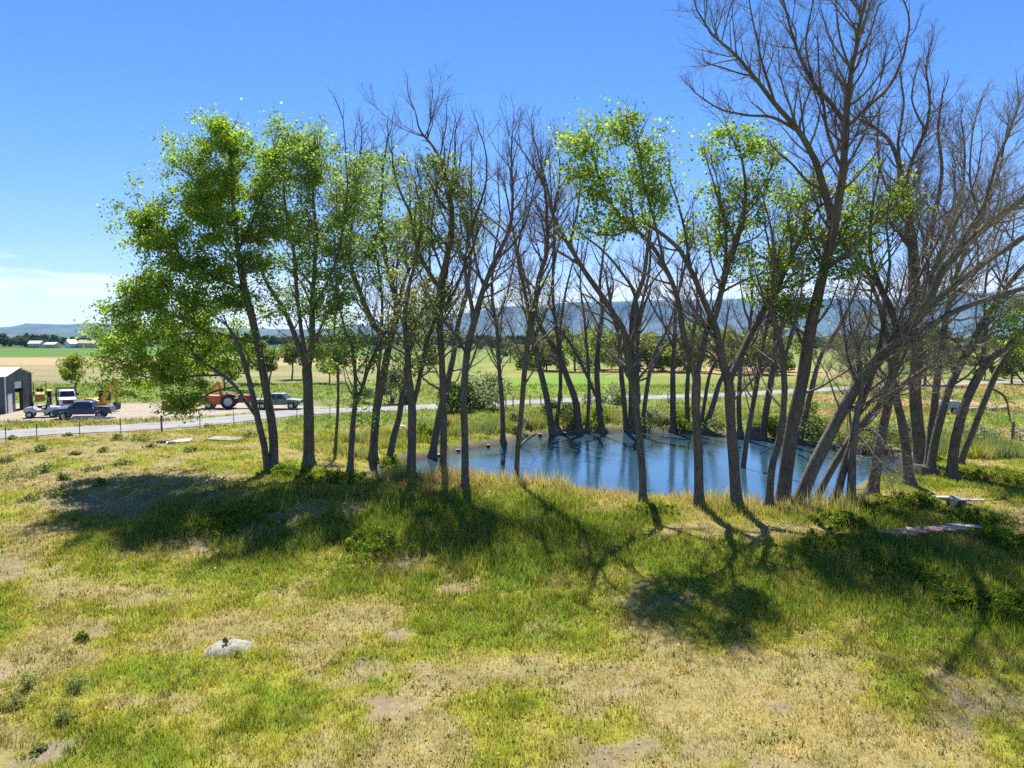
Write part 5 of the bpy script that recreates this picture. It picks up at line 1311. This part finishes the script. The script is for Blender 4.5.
def pickup(name, loc, rz, paint, label, cat='pickup truck', L=5.8, W_=1.96, old=False, load=True):
    root = empty(name, loc, rz); tag(root, label, cat)
    xr, xf, r = 1.22, L - 1.0, 0.40
    zb, belt = 0.52, 1.22 if not old else 1.15
    prof = [(0.0, zb + .05)] + arch(xr, r + .09, zb) + arch(xf, r + .09, zb) + [(L, zb), (L + .02, 0.85), (L - .05, belt - .14), (L - 0.3, belt - .08), (4.25, belt - .01), (0.0, belt)]
    h = W_ / 2
    body = MB().prism(prof, -h, h).build('body', paint, root, bevel=0.045)
    ins = lambda x, z: 0.06 + max(0, z - belt) * 0.20
    top = 1.90 if not old else 1.78
    cab = [(1.80, belt - .03), (1.92, top - .06), (2.1, top), (3.35, top), (3.55, top - .04), (4.40 if not old else 3.95, belt - .03)]
    MB().prism(cab, -h, h, ins).build('cab', paint, root, bevel=0.03)
    gins = lambda x, z: ins(x, z) - 0.006
    for xa, xb in ((1.98, 2.72), (2.82, 3.98 if not old else 3.7)):
        zt = top - .12
        xs_ = xb - 0.45 if xb > 3 else xb
        MB().prism([(xa, belt + .06), (xb, belt + .06), (xs_, zt), (xa + .04, zt)], -h, h, gins).build('window', M_GLASS, root)
    x0, z0, x1, z1 = (4.34 if not old else 3.90), belt + .04, 3.62, top - .08
    wv = MB(); yb, yt = h - .14, h - .28
    wv.add([(x0 + .012, -yb, z0 + .012), (x0 + .012, yb, z0 + .012), (x1 + .012, yt, z1 + .012), (x1 + .012, -yt, z1 + .012), (x0 - .1, -yb, z0), (x0 - .1, yb, z0), (x1 - .1, yt, z1), (x1 - .1, -yt, z1)],
           [(0, 1, 2, 3), (7, 6, 5, 4), (0, 4, 5, 1), (1, 5, 6, 2), (2, 6, 7, 3), (3, 7, 4, 0)]); wv.build('windscreen', M_GLASS, root)
    for s in (-1, 1):
        for x in (xr, xf): wheel(root, x, s * (h - .14), r, 0.26)
        MB().box(L - .03, L + .035, s * (h - .22) - .17, s * (h - .22) + .17, .86, 1.03).build('headlight', M_LAMP, root, bevel=.02)
        MB().box(-.03, .03, s * (h - .10) - .07, s * (h - .10) + .07, .80, 1.12).build('taillight', M_TAIL, root, bevel=.01)
        MB().box(3.75, 3.88, s * (h + .02), s * (h + .24) if s > 0 else s * (h + .02) - .22, belt + .03, belt + .24).build('mirror', M_BLACK, root, bevel=.02) if s > 0 else MB().box(3.75, 3.88, -h - .24, -h - .02, belt + .03, belt + .24).build('mirror', M_BLACK, root, bevel=.02)
    MB().box(L - .02, L + .03, -h + .42, h - .42, .72, 1.02).build('grille', M_BLACK, root)
    MB().box(L - .02, L + .14, -h + .04, h - .04, .46, .66).build('bumper', M_CHROME, root, bevel=.03)
    MB().box(-.14, .02, -h + .04, h - .04, .48, .66).build('bumper', M_CHROME, root, bevel=.03)
    if load: MB().prism([(0.06, belt - .02), (1.72, belt - .02), (1.70, belt + .10), (0.9, belt + .14), (0.08, belt + .07)], -h + .09, h - .09).build('bed_cover', M_BLACK, root, bevel=.02)
    return root
b = gp(79, 419.5)
ph = math.pi + 0.24
ox = 2.6
pickup('pickup_truck', (b[0] - ox * math.cos(ph), b[1] + 1.0 - ox * math.sin(ph), th(b[0], b[1])), ph, M_BLUE, 'dark blue crew cab pickup parked side on in the yard').scale = (.90, .90, .90)
b = on_plane(279, 409, 0)
ph = math.pi * 0 + 0.06
pickup('old_pickup_truck', (b[0] - 2.9, b[1], th(b[0], b[1])), ph, M_SAGE, 'faded pale green old pickup across the road behind the thick trunk', old=True, load=False, L=5.4)

# white dump truck, nose to the camera
b = gx(66.5, 80.5); ph = -0.98
wt = empty('flatbed_truck', (b[0] - 4.2 * math.cos(ph), b[1] - 4.2 * math.sin(ph), th(b[0], b[1])), ph); tag(wt, 'white work truck facing out with a dark rack behind its cab', 'truck')
MB().prism([(2.9, .6), (4.9, .6), (4.95, 1.0), (4.9, 1.42), (3.6, 1.62), (2.9, 1.62)], -.95, .95).build('hood', M_WHITE, wt, bevel=.06)
ci = lambda x, z: .05 + max(0, z - 1.6) * .16
MB().prism([(1.6, .7), (3.3, .7), (3.55, 1.62), (3.1, 2.42), (2.9, 2.5), (1.6, 2.5)], -1.0, 1.0, ci).build('cab', M_WHITE, wt, bevel=.05)
m = MB(); m.add([(3.56, -.82, 1.68), (3.56, .82, 1.68), (3.16, .72, 2.36), (3.16, -.72, 2.36), (3.4, -.82, 1.68), (3.4, .82, 1.68), (3.0, .72, 2.36), (3.0, -.72, 2.36)],
                 [(0, 1, 2, 3), (7, 6, 5, 4), (0, 4, 5, 1), (1, 5, 6, 2), (2, 6, 7, 3), (3, 7, 4, 0)]); m.build('windscreen', M_GLASS, wt)
MB().prism([(1.9, 1.7), (3.2, 1.7), (2.98, 2.3), (1.9, 2.3)], -1.0, 1.0, lambda x, z: ci(x, z) - .006).build('window', M_GLASS, wt)
MB().box(-2.2, 1.45, -1.15, 1.15, .95, 1.15).build('flatbed', M_STEEL, wt)
m = MB()
for y in (-1.1, -.55, 0, .55, 1.1): m.box(1.35, 1.43, y - .05, y + .05, 1.15, 2.75)
m.box(1.34, 1.44, -1.16, 1.16, 2.62, 2.78); m.box(1.345, 1.435, -1.15, 1.15, 1.9, 2.02); m.build('headboard', M_STEEL, wt)
m = MB()
for s in (-1, 1): m.box(-2.2, 1.3, s * 1.1 - .03, s * 1.1 + .03, 1.153, 2.5)
m.build('side_board', M_STEEL, wt)
MB().box(4.93, 4.99, -.6, .6, .85, 1.3).build('grille', M_BLACK, wt)
MB().box(4.9, 5.1, -1.0, 1.0, .5, .75).build('bumper', M_CHROME, wt, bevel=.03)
for s in (-1, 1):
    MB().box(4.92, 4.99, s * .78 - .14, s * .78 + .14, .95, 1.2).build('headlight', M_LAMP, wt, bevel=.02)
    wheel(wt, 4.0, s * .85, .45, .28); wheel(wt, -1.0, s * .9, .45, .4)
    MB().box(3.2, 3.3, s * 1.2 - .12, s * 1.2 + .12, 1.75, 2.15).build('mirror', M_BLACK, wt, bevel=.02)

wt.scale = (.86, .86, .86)
# yellow excavator with its arm folded up and over
b = gx(97.5, 81)
ex = empty('excavator', (b[0], b[1], th(b[0], b[1])), -0.40); tag(ex, 'yellow excavator with raised folded arm at the edge of the yard', 'excavator')
for s in (-1, 1):
    t = [(x, z) for x, z in [(-1.4, .25), (-1.15, 0), (1.15, 0), (1.4, .25), (1.4, .45), (1.15, .7), (-1.15, .7), (-1.4, .45)]]
    MB().prism(t, s * .95 - .22, s * .95 + .22).build('track', M_STEEL, ex, bevel=.05)
MB().box(-.6, .6, -.75, .75, .3, .85).build('undercarriage', M_STEEL, ex)
MB().prism([(-1.6, .86), (1.1, .86), (1.1, 1.35), (-.2, 1.65), (-1.5, 1.65), (-1.65, 1.4)], -1.05, 1.05).build('house', M_YEL, ex, bevel=.06)
cb = MB().prism([(-.1, 1.3), (1.15, 1.3), (1.2, 2.0), (.95, 2.75), (-.1, 2.75)], .05, 1.0).build('cab', M_STEEL, ex, bevel=.04)
MB().prism([(.02, 1.75), (1.05, 1.75), (1.08, 2.05), (.88, 2.62), (.02, 2.62)], .04, 1.01).build('window', M_GLASS, cb)
MB().prism([(.9, 1.1), (1.3, 1.0), (2.55, 2.9), (3.75, 4.05), (3.6, 4.35), (2.3, 3.35), (1.9, 3.3)], -.5, -.15).build('boom', M_YEL, ex, bevel=.03)
MB().prism([(3.45, 4.55), (3.95, 4.5), (4.15, 3.6), (3.95, 1.2), (3.65, 1.2), (3.6, 3.7)], -.47, -.18).build('stick', M_YEL, ex, bevel=.03)
MB().tube([(1.5, -.32, 1.5), (2.3, -.32, 2.75)], .07, 8).build('cylinder_rod', M_CHROME, ex)
MB().tube([(2.4, -.32, 3.45), (3.55, -.32, 4.45)], .08, 8).build('cylinder_rod', M_STEEL, ex)
MB().prism([(3.6, 1.25), (4.0, 1.25), (4.2, .9), (4.1, .3), (3.5, .12), (2.9, .3), (3.3, .55), (3.7, .7)], -.75, .1).build('bucket', M_STEEL, ex, bevel=.03)
ex.scale = (.80, .80, .80)

# small yellow tractor with a roll frame beside the shed
def tractor(name, loc, rz, paint, label, boom=None, rimm=None, k=1.0, roll=True, dark=M_STEEL):
    t = empty(name, loc, rz); tag(t, label, 'tractor')
    MB().prism([(.5, .55), (2.3, .55), (2.35, .85), (2.2, 1.25), (.5, 1.35)], -.33, .33).build('hood', paint, t, bevel=.05)
    MB().prism([(-.6, .5), (.5, .5), (.5, 1.0), (-.1, 1.05), (-.6, 1.0)], -.38, .38).build('chassis', dark, t, bevel=.03)
    MB().prism([(-.55, 1.06), (-.05, 1.06), (-.1, 1.18), (-.42, 1.2), (-.5, 1.62), (-.62, 1.62)], -.28, .28).build('seat', M_BLACK, t, bevel=.04)
    MB().tube([(.45, 0, 1.3), (.18, 0, 1.62)], .025, 6).build('steering_column', dark, t)
    MB().tube([(.17 + .08 * math.cos(a), .2 * math.sin(a), 1.63 + .1 * math.cos(a)) for a in np.linspace(0, 6.28, 13)], .018, 6).build('steering_wheel', M_BLACK, t)
    MB().tube([(1.6, .12, 1.25), (1.6, .12, 1.95)], .035, 8).build('exhaust_pipe', dark, t)
    for s in (-1, 1):
        wheel(t, -.35, s * .75, .70, .36, rimm); wheel(t, 1.95, s * .62, .36, .22, rimm)
        MB().prism([(-1.1, 1.1), (-.85, 1.42), (-.3, 1.52), (.2, 1.42), (.25, 1.36), (-.3, 1.45), (-.8, 1.36), (-1.05, 1.06)], s * .75 - .2, s * .75 + .2).build('mudguard', paint, t, bevel=.02)
    if roll:
        m = MB(); m.tube([(-.62, -.5, .9), (-.66, -.5, 2.25), (-.66, .5, 2.25), (-.62, .5, .9)], .045, 6); m.build('roll_bar', dark, t)
    if boom:
        MB().prism([(-1.0, .5), (-.7, .5), (-.95, 1.6), (-1.15, 2.6), (-1.4, 2.65), (-1.25, 1.6)], -.14, .14).build('boom', boom, t, bevel=.02)
        MB().prism([(-1.38, 2.72), (-1.15, 2.65), (-2.35, 1.2), (-2.55, 1.25)], -.11, .11).build('stick', boom, t, bevel=.02)
        MB().prism([(-2.3, 1.25), (-2.6, 1.25), (-2.9, .8), (-2.6, .45), (-2.2, .5), (-2.45, .8)], -.35, .35).build('bucket', dark, t, bevel=.02)
    t.scale = (k, k, k)
    return t
b = gx(38.5, 86)
tractor('yellow_tractor', (b[0], b[1], th(b[0], b[1])), -1.0, M_YEL, 'small old yellow tractor with a roll frame beside the shed', k=1.25)
b = on_plane(234, 409, 0)
tractor('red_tractor', (b[0] - .3, b[1] + .5, th(b[0], b[1])), 0.25, M_RED, 'old red tractor with a pale rear wheel and orange digging arm across the road', boom=M_ORG, rimm=M_GREYRIM, k=1.15, roll=False)
# orange implement beside it
b = on_plane(211, 409, 0)
im = empty('hay_implement', (b[0], b[1] + .5, th(b[0], b[1])), 0.1); tag(im, 'rusty orange farm implement beside the old red tractor', 'farm machine')
MB().prism([(-1.3, .45), (1.2, .45), (1.35, .8), (1.1, 1.45), (-1.0, 1.55), (-1.35, 1.1)], -.7, .7).build('body', M_ORG, im, bevel=.06)
MB().tube([(1.2, 0, .6), (2.3, 0, .45)], .06, 6).build('tow_bar', M_STEEL, im)
for s in (-1, 1): wheel(im, -.2, s * .85, .38, .22)
# silver grey utility buggy in front of the shed
b = gp(38, 418)
ub = empty('utility_buggy', (b[0], b[1] + .8, th(b[0], b[1])), math.pi + 0.35); tag(ub, 'silver grey utility buggy with open roll cage between the shed and the blue pickup', 'buggy')
MB().prism([(-1.5, .55), (1.5, .5), (1.55, .75), (1.45, 1.0), (.7, 1.12), (.5, .8), (-.5, .8), (-.55, 1.05), (-1.5, 1.05)], -.7, .7).build('body', M_SILVER, ub, bevel=.05)
MB().prism([(-.5, .82), (.05, .82), (0, .95), (-.32, .97), (-.42, 1.45), (-.55, 1.45)], -.55, .55).build('seat', M_BLACK, ub, bevel=.04)
m = MB()
for s in (-1, 1): m.tube([(.75, s * .62, 1.1), (.35, s * .58, 1.85), (-.55, s * .58, 1.9), (-.75, s * .62, 1.05)], .035, 6)
m.tube([(.35, -.58, 1.85), (.35, .58, 1.85)], .035, 6); m.tube([(-.55, -.58, 1.9), (-.55, .58, 1.9)], .035, 6); m.build('roll_cage', M_BLACK, ub)
for s in (-1, 1):
    for x in (-1.0, 1.05): wheel(ub, x, s * .68, .33, .26)
    MB().box(1.47, 1.53, s * .5 - .12, s * .5 + .12, .78, .92).build('headlight', M_LAMP, ub, bevel=.02)
MB().box(-1.52, -1.45, -.6, .6, .6, 1.0).build('tailgate', M_SILVER, ub)
# second smaller quad bike, nose toward the pickup
b = gp(48, 416)
qb = empty('quad_bike', (b[0], b[1] + 1.3, th(b[0], b[1])), math.pi + 0.1); tag(qb, 'pale grey quad bike tucked against the nose of the blue pickup', 'quad bike')
MB().prism([(-.9, .6), (-.3, .55), (.3, .55), (.9, .55), (.95, .8), (.6, 1.0), (.2, .95), (-.2, .82), (-.9, .9)], -.3, .3).build('body', M_SILVER, qb, bevel=.05)
MB().prism([(-.75, .91), (.1, .88), (.1, .96), (-.3, 1.0), (-.75, 1.03)], -.2, .2).build('seat', M_BLACK, qb, bevel=.03)
MB().tube([(.38, -.42, 1.22), (.45, 0, 1.16), (.38, .42, 1.22)], .022, 6).build('handlebar', M_BLACK, qb)
for s in (-1, 1):
    for x in (-.62, .65):
        wheel(qb, x, s * .46, .30, .24)
        MB().prism([(x - .38, .62), (x - .25, .74), (x + .25, .74), (x + .38, .62), (x + .3, .68 + .1), (x - .3, .68 + .1)], s * .44 - .16, s * .44 + .16).build('mudguard', M_SILVER, qb, bevel=.01)
# drum
b = gp(161, 410)
dr = empty('steel_drum', (b[0], b[1] + 1, th(b[0], b[1]))); tag(dr, 'orange steel drum by the driveway under the low green branches', 'drum')
MB().tube([(0, 0, z) for z in (0, .05, .3, .32, .34, .6, .62, .64, .92, .96)], [.34, .36, .36, .375, .36, .36, .375, .36, .36, .35], 20).build('barrel', M_ORG, dr, smooth=True)
MB().tube([(0, 0, .962), (0, 0, .975)], .33, 20).build('lid', M_RUST, dr)
# junk in the yard
M_WOOD = simple('grey_wood', (0.30, 0.25, 0.20), 0.9, 0.3, 5, bump=0.4)
M_REDWOOD = simple('red_brown_board', (0.50, 0.27, 0.19), 0.85, 0.3, 3.5, bump=0.03)
M_PALEWOOD = simple('bleached_board', (0.52, 0.44, 0.38), 0.85, 0.25, 3.5, bump=0.03)
M_WSHEET = simple('white_sheet', (0.55, 0.54, 0.51), 0.7, 0.18, 4)
M_CONC = simple('pale_concrete', (0.25, 0.245, 0.215), 0.9, 0.28, 4, bump=0.5)
b = gp(92, 419)
lp_ = empty('lumber_stack', (b[0], b[1] - .2, th(b[0], b[1])), .12); tag(lp_, 'pale stack of boards on the ground in front of the blue pickup', 'lumber')
for k in range(4): MB().box(-1.9 + .1 * k, 1.5 - .15 * k, -.35 + .03 * k, .30, .02 + .075 * k, .085 + .075 * k).build('board', M_PALEWOOD if k % 2 else M_WSHEET, lp_)

# ------------------------------------------------------------------ fences
M_POST = simple('weathered_post', (0.115, 0.10, 0.085), 0.9, 0.3, 4)
M_WIRE = simple('fence_wire', (0.22, 0.21, 0.20), 0.5, 0.1, 4, metallic=0.6)
def fence(name, label, bases, h, rr, thick=(), wires=(0.35, 0.7, 1.05)):
    b0_ = bases[0]; root = empty(name, tuple(b0_)); tag(root, label, 'fence')
    tops = []
    for i, p in enumerate(bases):
        q = Vector(p) - Vector(b0_); k = 2.4 if i in thick else 1.0
        lean = Vector((random.uniform(-.03, .03), random.uniform(-.03, .03), 0))
        MB().tube([q + Vector((0, 0, -.4)), q + lean + Vector((0, 0, h * (1.0 if i not in thick else 1.05)))], [rr * k, rr * k * .9], 7).build('post', M_POST, root)
        tops.append(q)
    for wz in wires:
        m = MB(); pts = []
        for i in range(len(tops) - 1):
            for u in (0, .25, .5, .75):
                v = tops[i].lerp(tops[i + 1], u); pts.append(v + Vector((0, 0, wz - .05 * u * (1 - u) * 4)))
        pts.append(tops[-1] + Vector((0, 0, wz))); m.tube(pts, .006, 4, cap=False); m.build('wire', M_WIRE, root)
fence('wire_fence', 'thin wire fence on slim posts along the near side of the road', [gp(x, y) for x, y in [(-28, 443), (6, 442), (37, 440.5), (80, 437.5), (121, 433.5), (162, 432), (200, 428), (234, 425.5), (297, 419), (330, 418), (369, 416), (405, 415)]], 1.35, .035, thick=(5,))
fence('post_fence', 'line of short wooden posts beside the road behind the pond', [gp(x, y) for x, y in [(470, 410), (488, 409), (506, 408), (513, 407), (530, 406), (541, 405.5), (562, 405), (585, 404.5), (617, 409), (640, 404), (668, 403), (700, 402), (735, 400), (770, 398)]], 1.25, .07)
b = gp(1012.5, 440)
fp = empty('gate_rail', tuple(b)); tag(fp, 'wooden post with a white rail at the edge of the green strip', 'gate')
MB().tube([(0, 0, -.4), (0.02, 0, 1.45)], [.11, .10], 9).build('post', M_POST, fp)
MB().box(.13, 4.5, -.04, .04, .62, .74).build('rail', M_WHITE, fp)
MB().tube([(4.6, 0, -.4), (4.6, 0, 1.4)], [.11, .10], 9).build('post', M_POST, fp)

# ------------------------------------------------------------------ boards, boulder, debris
def plank(x, y, L, W_, rz, mat, label, group=None, dz=.05, tilt=0.0):
    z = th(x, y) + dz
    m = MB(); m.box(-W_ / 2, W_ / 2, -L / 2, L / 2, 0, .05)
    o = m.build('plank', mat, None, bevel=.008); o.location = (x, y, z); o.rotation_euler = (tilt, 0, rz)
    o['label'] = label; o['category'] = 'plank'
    if group: o['group'] = group
    return o
P0 = gp(897, 541); P1 = gp(962, 534)
for i in range(6):
    t = (i + random.uniform(-.08, .08)) / 5.0
    p = P0 * (1 - t) + P1 * t
    plank(p[0], p[1], 1.30 + random.uniform(-.12, .12), .34, -1.90 + random.uniform(-.07, .07), M_REDWOOD if i < 4 else M_PALEWOOD,
          'reddish brown plank in the walkway laid through the lush grass' if i < 4 else 'bleached plank at the far end of the walkway in the lush grass',
          'planks of the reddish walkway' if i < 4 else 'bleached planks of the walkway', dz=.30)
p = gp(957, 508)
pf = empty('low_table', (p[0], p[1], th(p[0], p[1])), -0.12); tag(pf, 'low platform of two bleached boards above the plank walkway', 'platform')
for s, (x0, x1, y0, y1) in enumerate([(-.95, .25, .05, .42), (-.35, 1.05, -.40, -.02)]): MB().box(x0, x1, y0, y1, .40, .46).build('board', M_PALEWOOD, pf, bevel=.01)
for x in (-.28, .2):
    MB().box(x - .06, x + .06, -.36, .38, 0, .397).build('leg', M_WOOD, pf)
# boulder with a weedy hollow
b = gp(226, 649)
r = np.random.default_rng(9)
na, nr = 56, 16; V = []; 
for j in range(nr + 1):
    rr = j / nr
    for k in range(na):
        a = 2 * math.pi * k / na
        R0 = 0.86 + 0.10 * math.sin(a * 2 + .6) + .06 * math.sin(3 * a + 2) + .04 * math.sin(7 * a)
        x = rr * R0 * math.cos(a) * 0.92; y = rr * R0 * math.sin(a) * 0.86
        z = 0.34 * (1 - rr ** 2.4) - 0.10 * rr + 0.04 * math.cos(a - .5) * rr
        z -= 0.10 * math.exp(-(((x - .03) / .20) ** 2 + ((y + .02) / .16) ** 2)) + .05 * math.exp(-(((x + .5) / .12) ** 2 + ((y - .02) / .08) ** 2))
        z += 0.05 * (float(fbm(np.array([x * 5 + 9]), np.array([y * 5]), 5, 4)[0]) - .5)
        V.append((x, y, z * .70))
F_ = [(j * na + k, j * na + (k + 1) % na, (j + 1) * na + (k + 1) % na, (j + 1) * na + k) for j in range(nr) for k in range(na)]
V = [tuple(v) for v in V]
me = bpy.data.meshes.new('boulder'); me.from_pydata(V, [], F_); me.update()
for p_ in me.polygons: p_.use_smooth = True
bo = link_mesh('boulder', me, simple('lichen_stone', (0.28, 0.27, 0.225), 0.95, 0.30, 9, bump=1.0))
bo.location = (b[0], b[1], th(b[0], b[1]) - .02); bo.rotation_euler = (0, 0, .3); tag(bo, 'low pale grey boulder with a hollow in the open grass', 'boulder')
bush('weed_tuft', b[0] + .03, b[1] - .03, .30, .16, DK0, GN0, 'green weed tuft growing in the hollow of the pale boulder', 'weed', n=120, size=.05, seed=5).location.z += .24
bush('weed_tuft', b[0] + .45, b[1] - .62, .4, .22, GN0, SG1, 'green weed tuft against the camera side of the pale boulder', 'weed', n=160, size=.05, seed=6)
# pale debris by the fence
b = gp(176, 443)
for (dx, dy, L, W_, rz, mat, lab, tl) in [(0.35, .55, 1.3, .55, -.25, M_WSHEET, 'long white sheet lying propped in the dry grass near the road fence', .28), (-.15, -.1, 1.0, .6, .5, M_WSHEET, 'short white sheet beside the long white one near the road fence', .1)]:
    x, y = b[0] + dx, b[1] + dy; m = MB().box(-L / 2, L / 2, -W_ / 2, W_ / 2, 0, .04)
    o = m.build('white_sheet', mat, None, bevel=.006); o.location = (x, y, th(x, y) + .10); o.rotation_euler = (tl, -.1, rz); tag(o, lab, 'sheet')
def rock(name, px, py, w_m, h_m, mat, label, cat='stone', group=None, seed=1, flat=1.0):
    q = gp(px, py); r = np.random.default_rng(seed); V = []; F_ = []; na, nb = 14, 8
    for j in range(nb + 1):
        t = math.pi * j / nb
        for k in range(na):
            a = 2 * math.pi * k / na
            s = 0.8 + 0.4 * float(fbm(np.array([math.cos(a) * math.sin(t) * 1.6 + seed * 3]), np.array([math.sin(a) * math.sin(t) * 1.6 + math.cos(t) * 1.3]), seed, 3)[0])
            V.append((math.sin(t) * math.cos(a) * w_m / 2 * s, math.sin(t) * math.sin(a) * w_m * .4 * s, h_m * .5 * math.cos(t) * s + h_m * .3))
    for j in range(nb):
        for k in range(na): F_.append((j * na + k, (j + 1) * na + k, (j + 1) * na + (k + 1) % na, j * na + (k + 1) % na))
    me = bpy.data.meshes.new(name); me.from_pydata(V, [], F_); me.update()
    for p_ in me.polygons: p_.use_smooth = True
    o = link_mesh(name, me, mat); o.location = (q[0], q[1], q[2]); o.rotation_euler = (0, 0, r.uniform(0, 3)); return tag(o, label, cat, group)
rock('rubble_lump', 163, 443, .9, .35, simple('brown_clod', (0.22, 0.13, 0.09), .95, .3, 5, bump=.6), 'brown lump of rubble at the end of the white sheets', 'rubble', seed=3)
rock('rubble_lump', 172, 444, .7, .3, M_CONC, 'grey lump of rubble between the brown lump and the white sheets', 'rubble', seed=4)
b = gp(226, 439.5)
m = MB().prism([(-1.3, 0), (1.25, 0), (1.3, .16), (-1.25, .2)], -.75, .7); o = m.build('concrete_slab', M_CONC, None, bevel=.02); o.location = (b[0], b[1], b[2] - .07); o.rotation_euler = (.03, .02, -.08)
tag(o, 'flat pale concrete slab lying in the grass near the road fence', 'slab')
for i, (px, py, w_) in enumerate([(398, 431, .9), (402, 428.5, .8), (407, 431, .6), (395, 428, .5)]):
    rock('pale_stone', px, py, w_, .4, M_WSHEET if i % 2 else M_CONC, 'white stone in the small heap in the weeds by the end of the pond', 'stone', 'white stones in a small heap', seed=20 + i)
for i, (px, py, w_) in enumerate([(975, 411, 1.3), (984, 409.5, 1.5), (992, 411, 1.0), (962, 410, .9), (1003, 410, 1.2), (938, 412, .8)]):
    rock('pale_stone', px, py, w_, .6, M_CONC, 'pale stone on the bare tan ground beyond the green strip', 'stone', 'pale stones beyond the green strip', seed=40 + i)
# shoreline stones
k = 0
for i, (px, py) in enumerate([(430, 459), (438, 457), (447, 455), (455, 453), (464, 451), (475, 449), (485, 448), (493, 447), (545, 436), (560, 435), (583, 433.5), (612, 432), (620, 432), (655, 432), (665, 432), (682, 432.5), (712, 434), (722, 435), (730, 436), (752, 438), (770, 440), (792, 442), (800, 444), (815, 446), (842, 450), (858, 453), (893, 458), (905, 462), (420, 460)]):
    if random.random() < .55: continue
    rock('shore_stone', px + random.uniform(-6, 6), py - .6, random.uniform(.35, .8), random.uniform(.12, .22), M_CONC if i % 3 == 0 else simple('brown_stone', (0.26, 0.20, 0.15), .95, .3, 5, bump=.5), 'small stone on the muddy far waterline of the pond', 'stone', 'stones along the far waterline', seed=60 + i)
# small white trailer seen between leaning trunks
b = gp(950, 414)
tr_ = empty('small_trailer', (b[0], b[1] + .3, th(b[0], b[1])), .15); tag(tr_, 'small white trailer partly hidden behind the leaning trunks at the pond end', 'trailer')
MB().prism([(-.9, .45), (.8, .45), (.95, .8), (.9, 1.35), (-.85, 1.4), (-.95, .9)], -.55, .55).build('box', simple('dull_white', (0.42, 0.42, 0.42), .7, .15, 3), tr_, bevel=.05)
MB().tube([(.9, 0, .5), (1.7, 0, .42)], .04, 6).build('tow_bar', M_STEEL, tr_)
for s in (-1, 1): wheel(tr_, 0.1, s * .66, .34, .18)
# fallen pale branch in the water
p0 = on_plane(520, 447, -.75); p1 = on_plane(527, 439, -.25); p2 = on_plane(536, 434, .25)
m = MB(); m.tube([Vector(p0) - Vector(p0), Vector(p1) - Vector(p0), Vector(p2) - Vector(p0)], [.11, .09, .04], 7); m.tube([Vector(p1) - Vector(p0), Vector(p1) - Vector(p0) + Vector((.9, .3, .35))], [.05, .02], 6)
m.tube([Vector(p1) - Vector(p0) + Vector((.2, .6, .1)), Vector(p1) - Vector(p0) + Vector((-.5, 1.1, .5))], [.045, .02], 6)
o = m.build('fallen_branch', TWIG_PALE, None, smooth=True); o.location = tuple(p0); tag(o, 'pale fallen branch lying from the far bank into the water', 'branch')
# old stump at the pond end, dark stump on the far shore
def stump(px, py, r0, h, label, seed):
    q = gp(px, py); m = MB(); m.tube([(0, 0, -.4), (0, 0, .02), (.02, 0, h * .6), (.05, 0, h)], [r0 * 1.3, r0 * 1.12, r0, r0 * .9], 14)
    o = m.build('tree_stump', BARK, None, bevel=.03); o.location = tuple(q); return tag(o, label, 'stump')
stump(925, 474, .75, .45, 'broad low old stump under the dark trunks at the pond end', 1)
stump(756, 436, .45, .85, 'short dark stump on the far shore by the kinked trunk', 2)
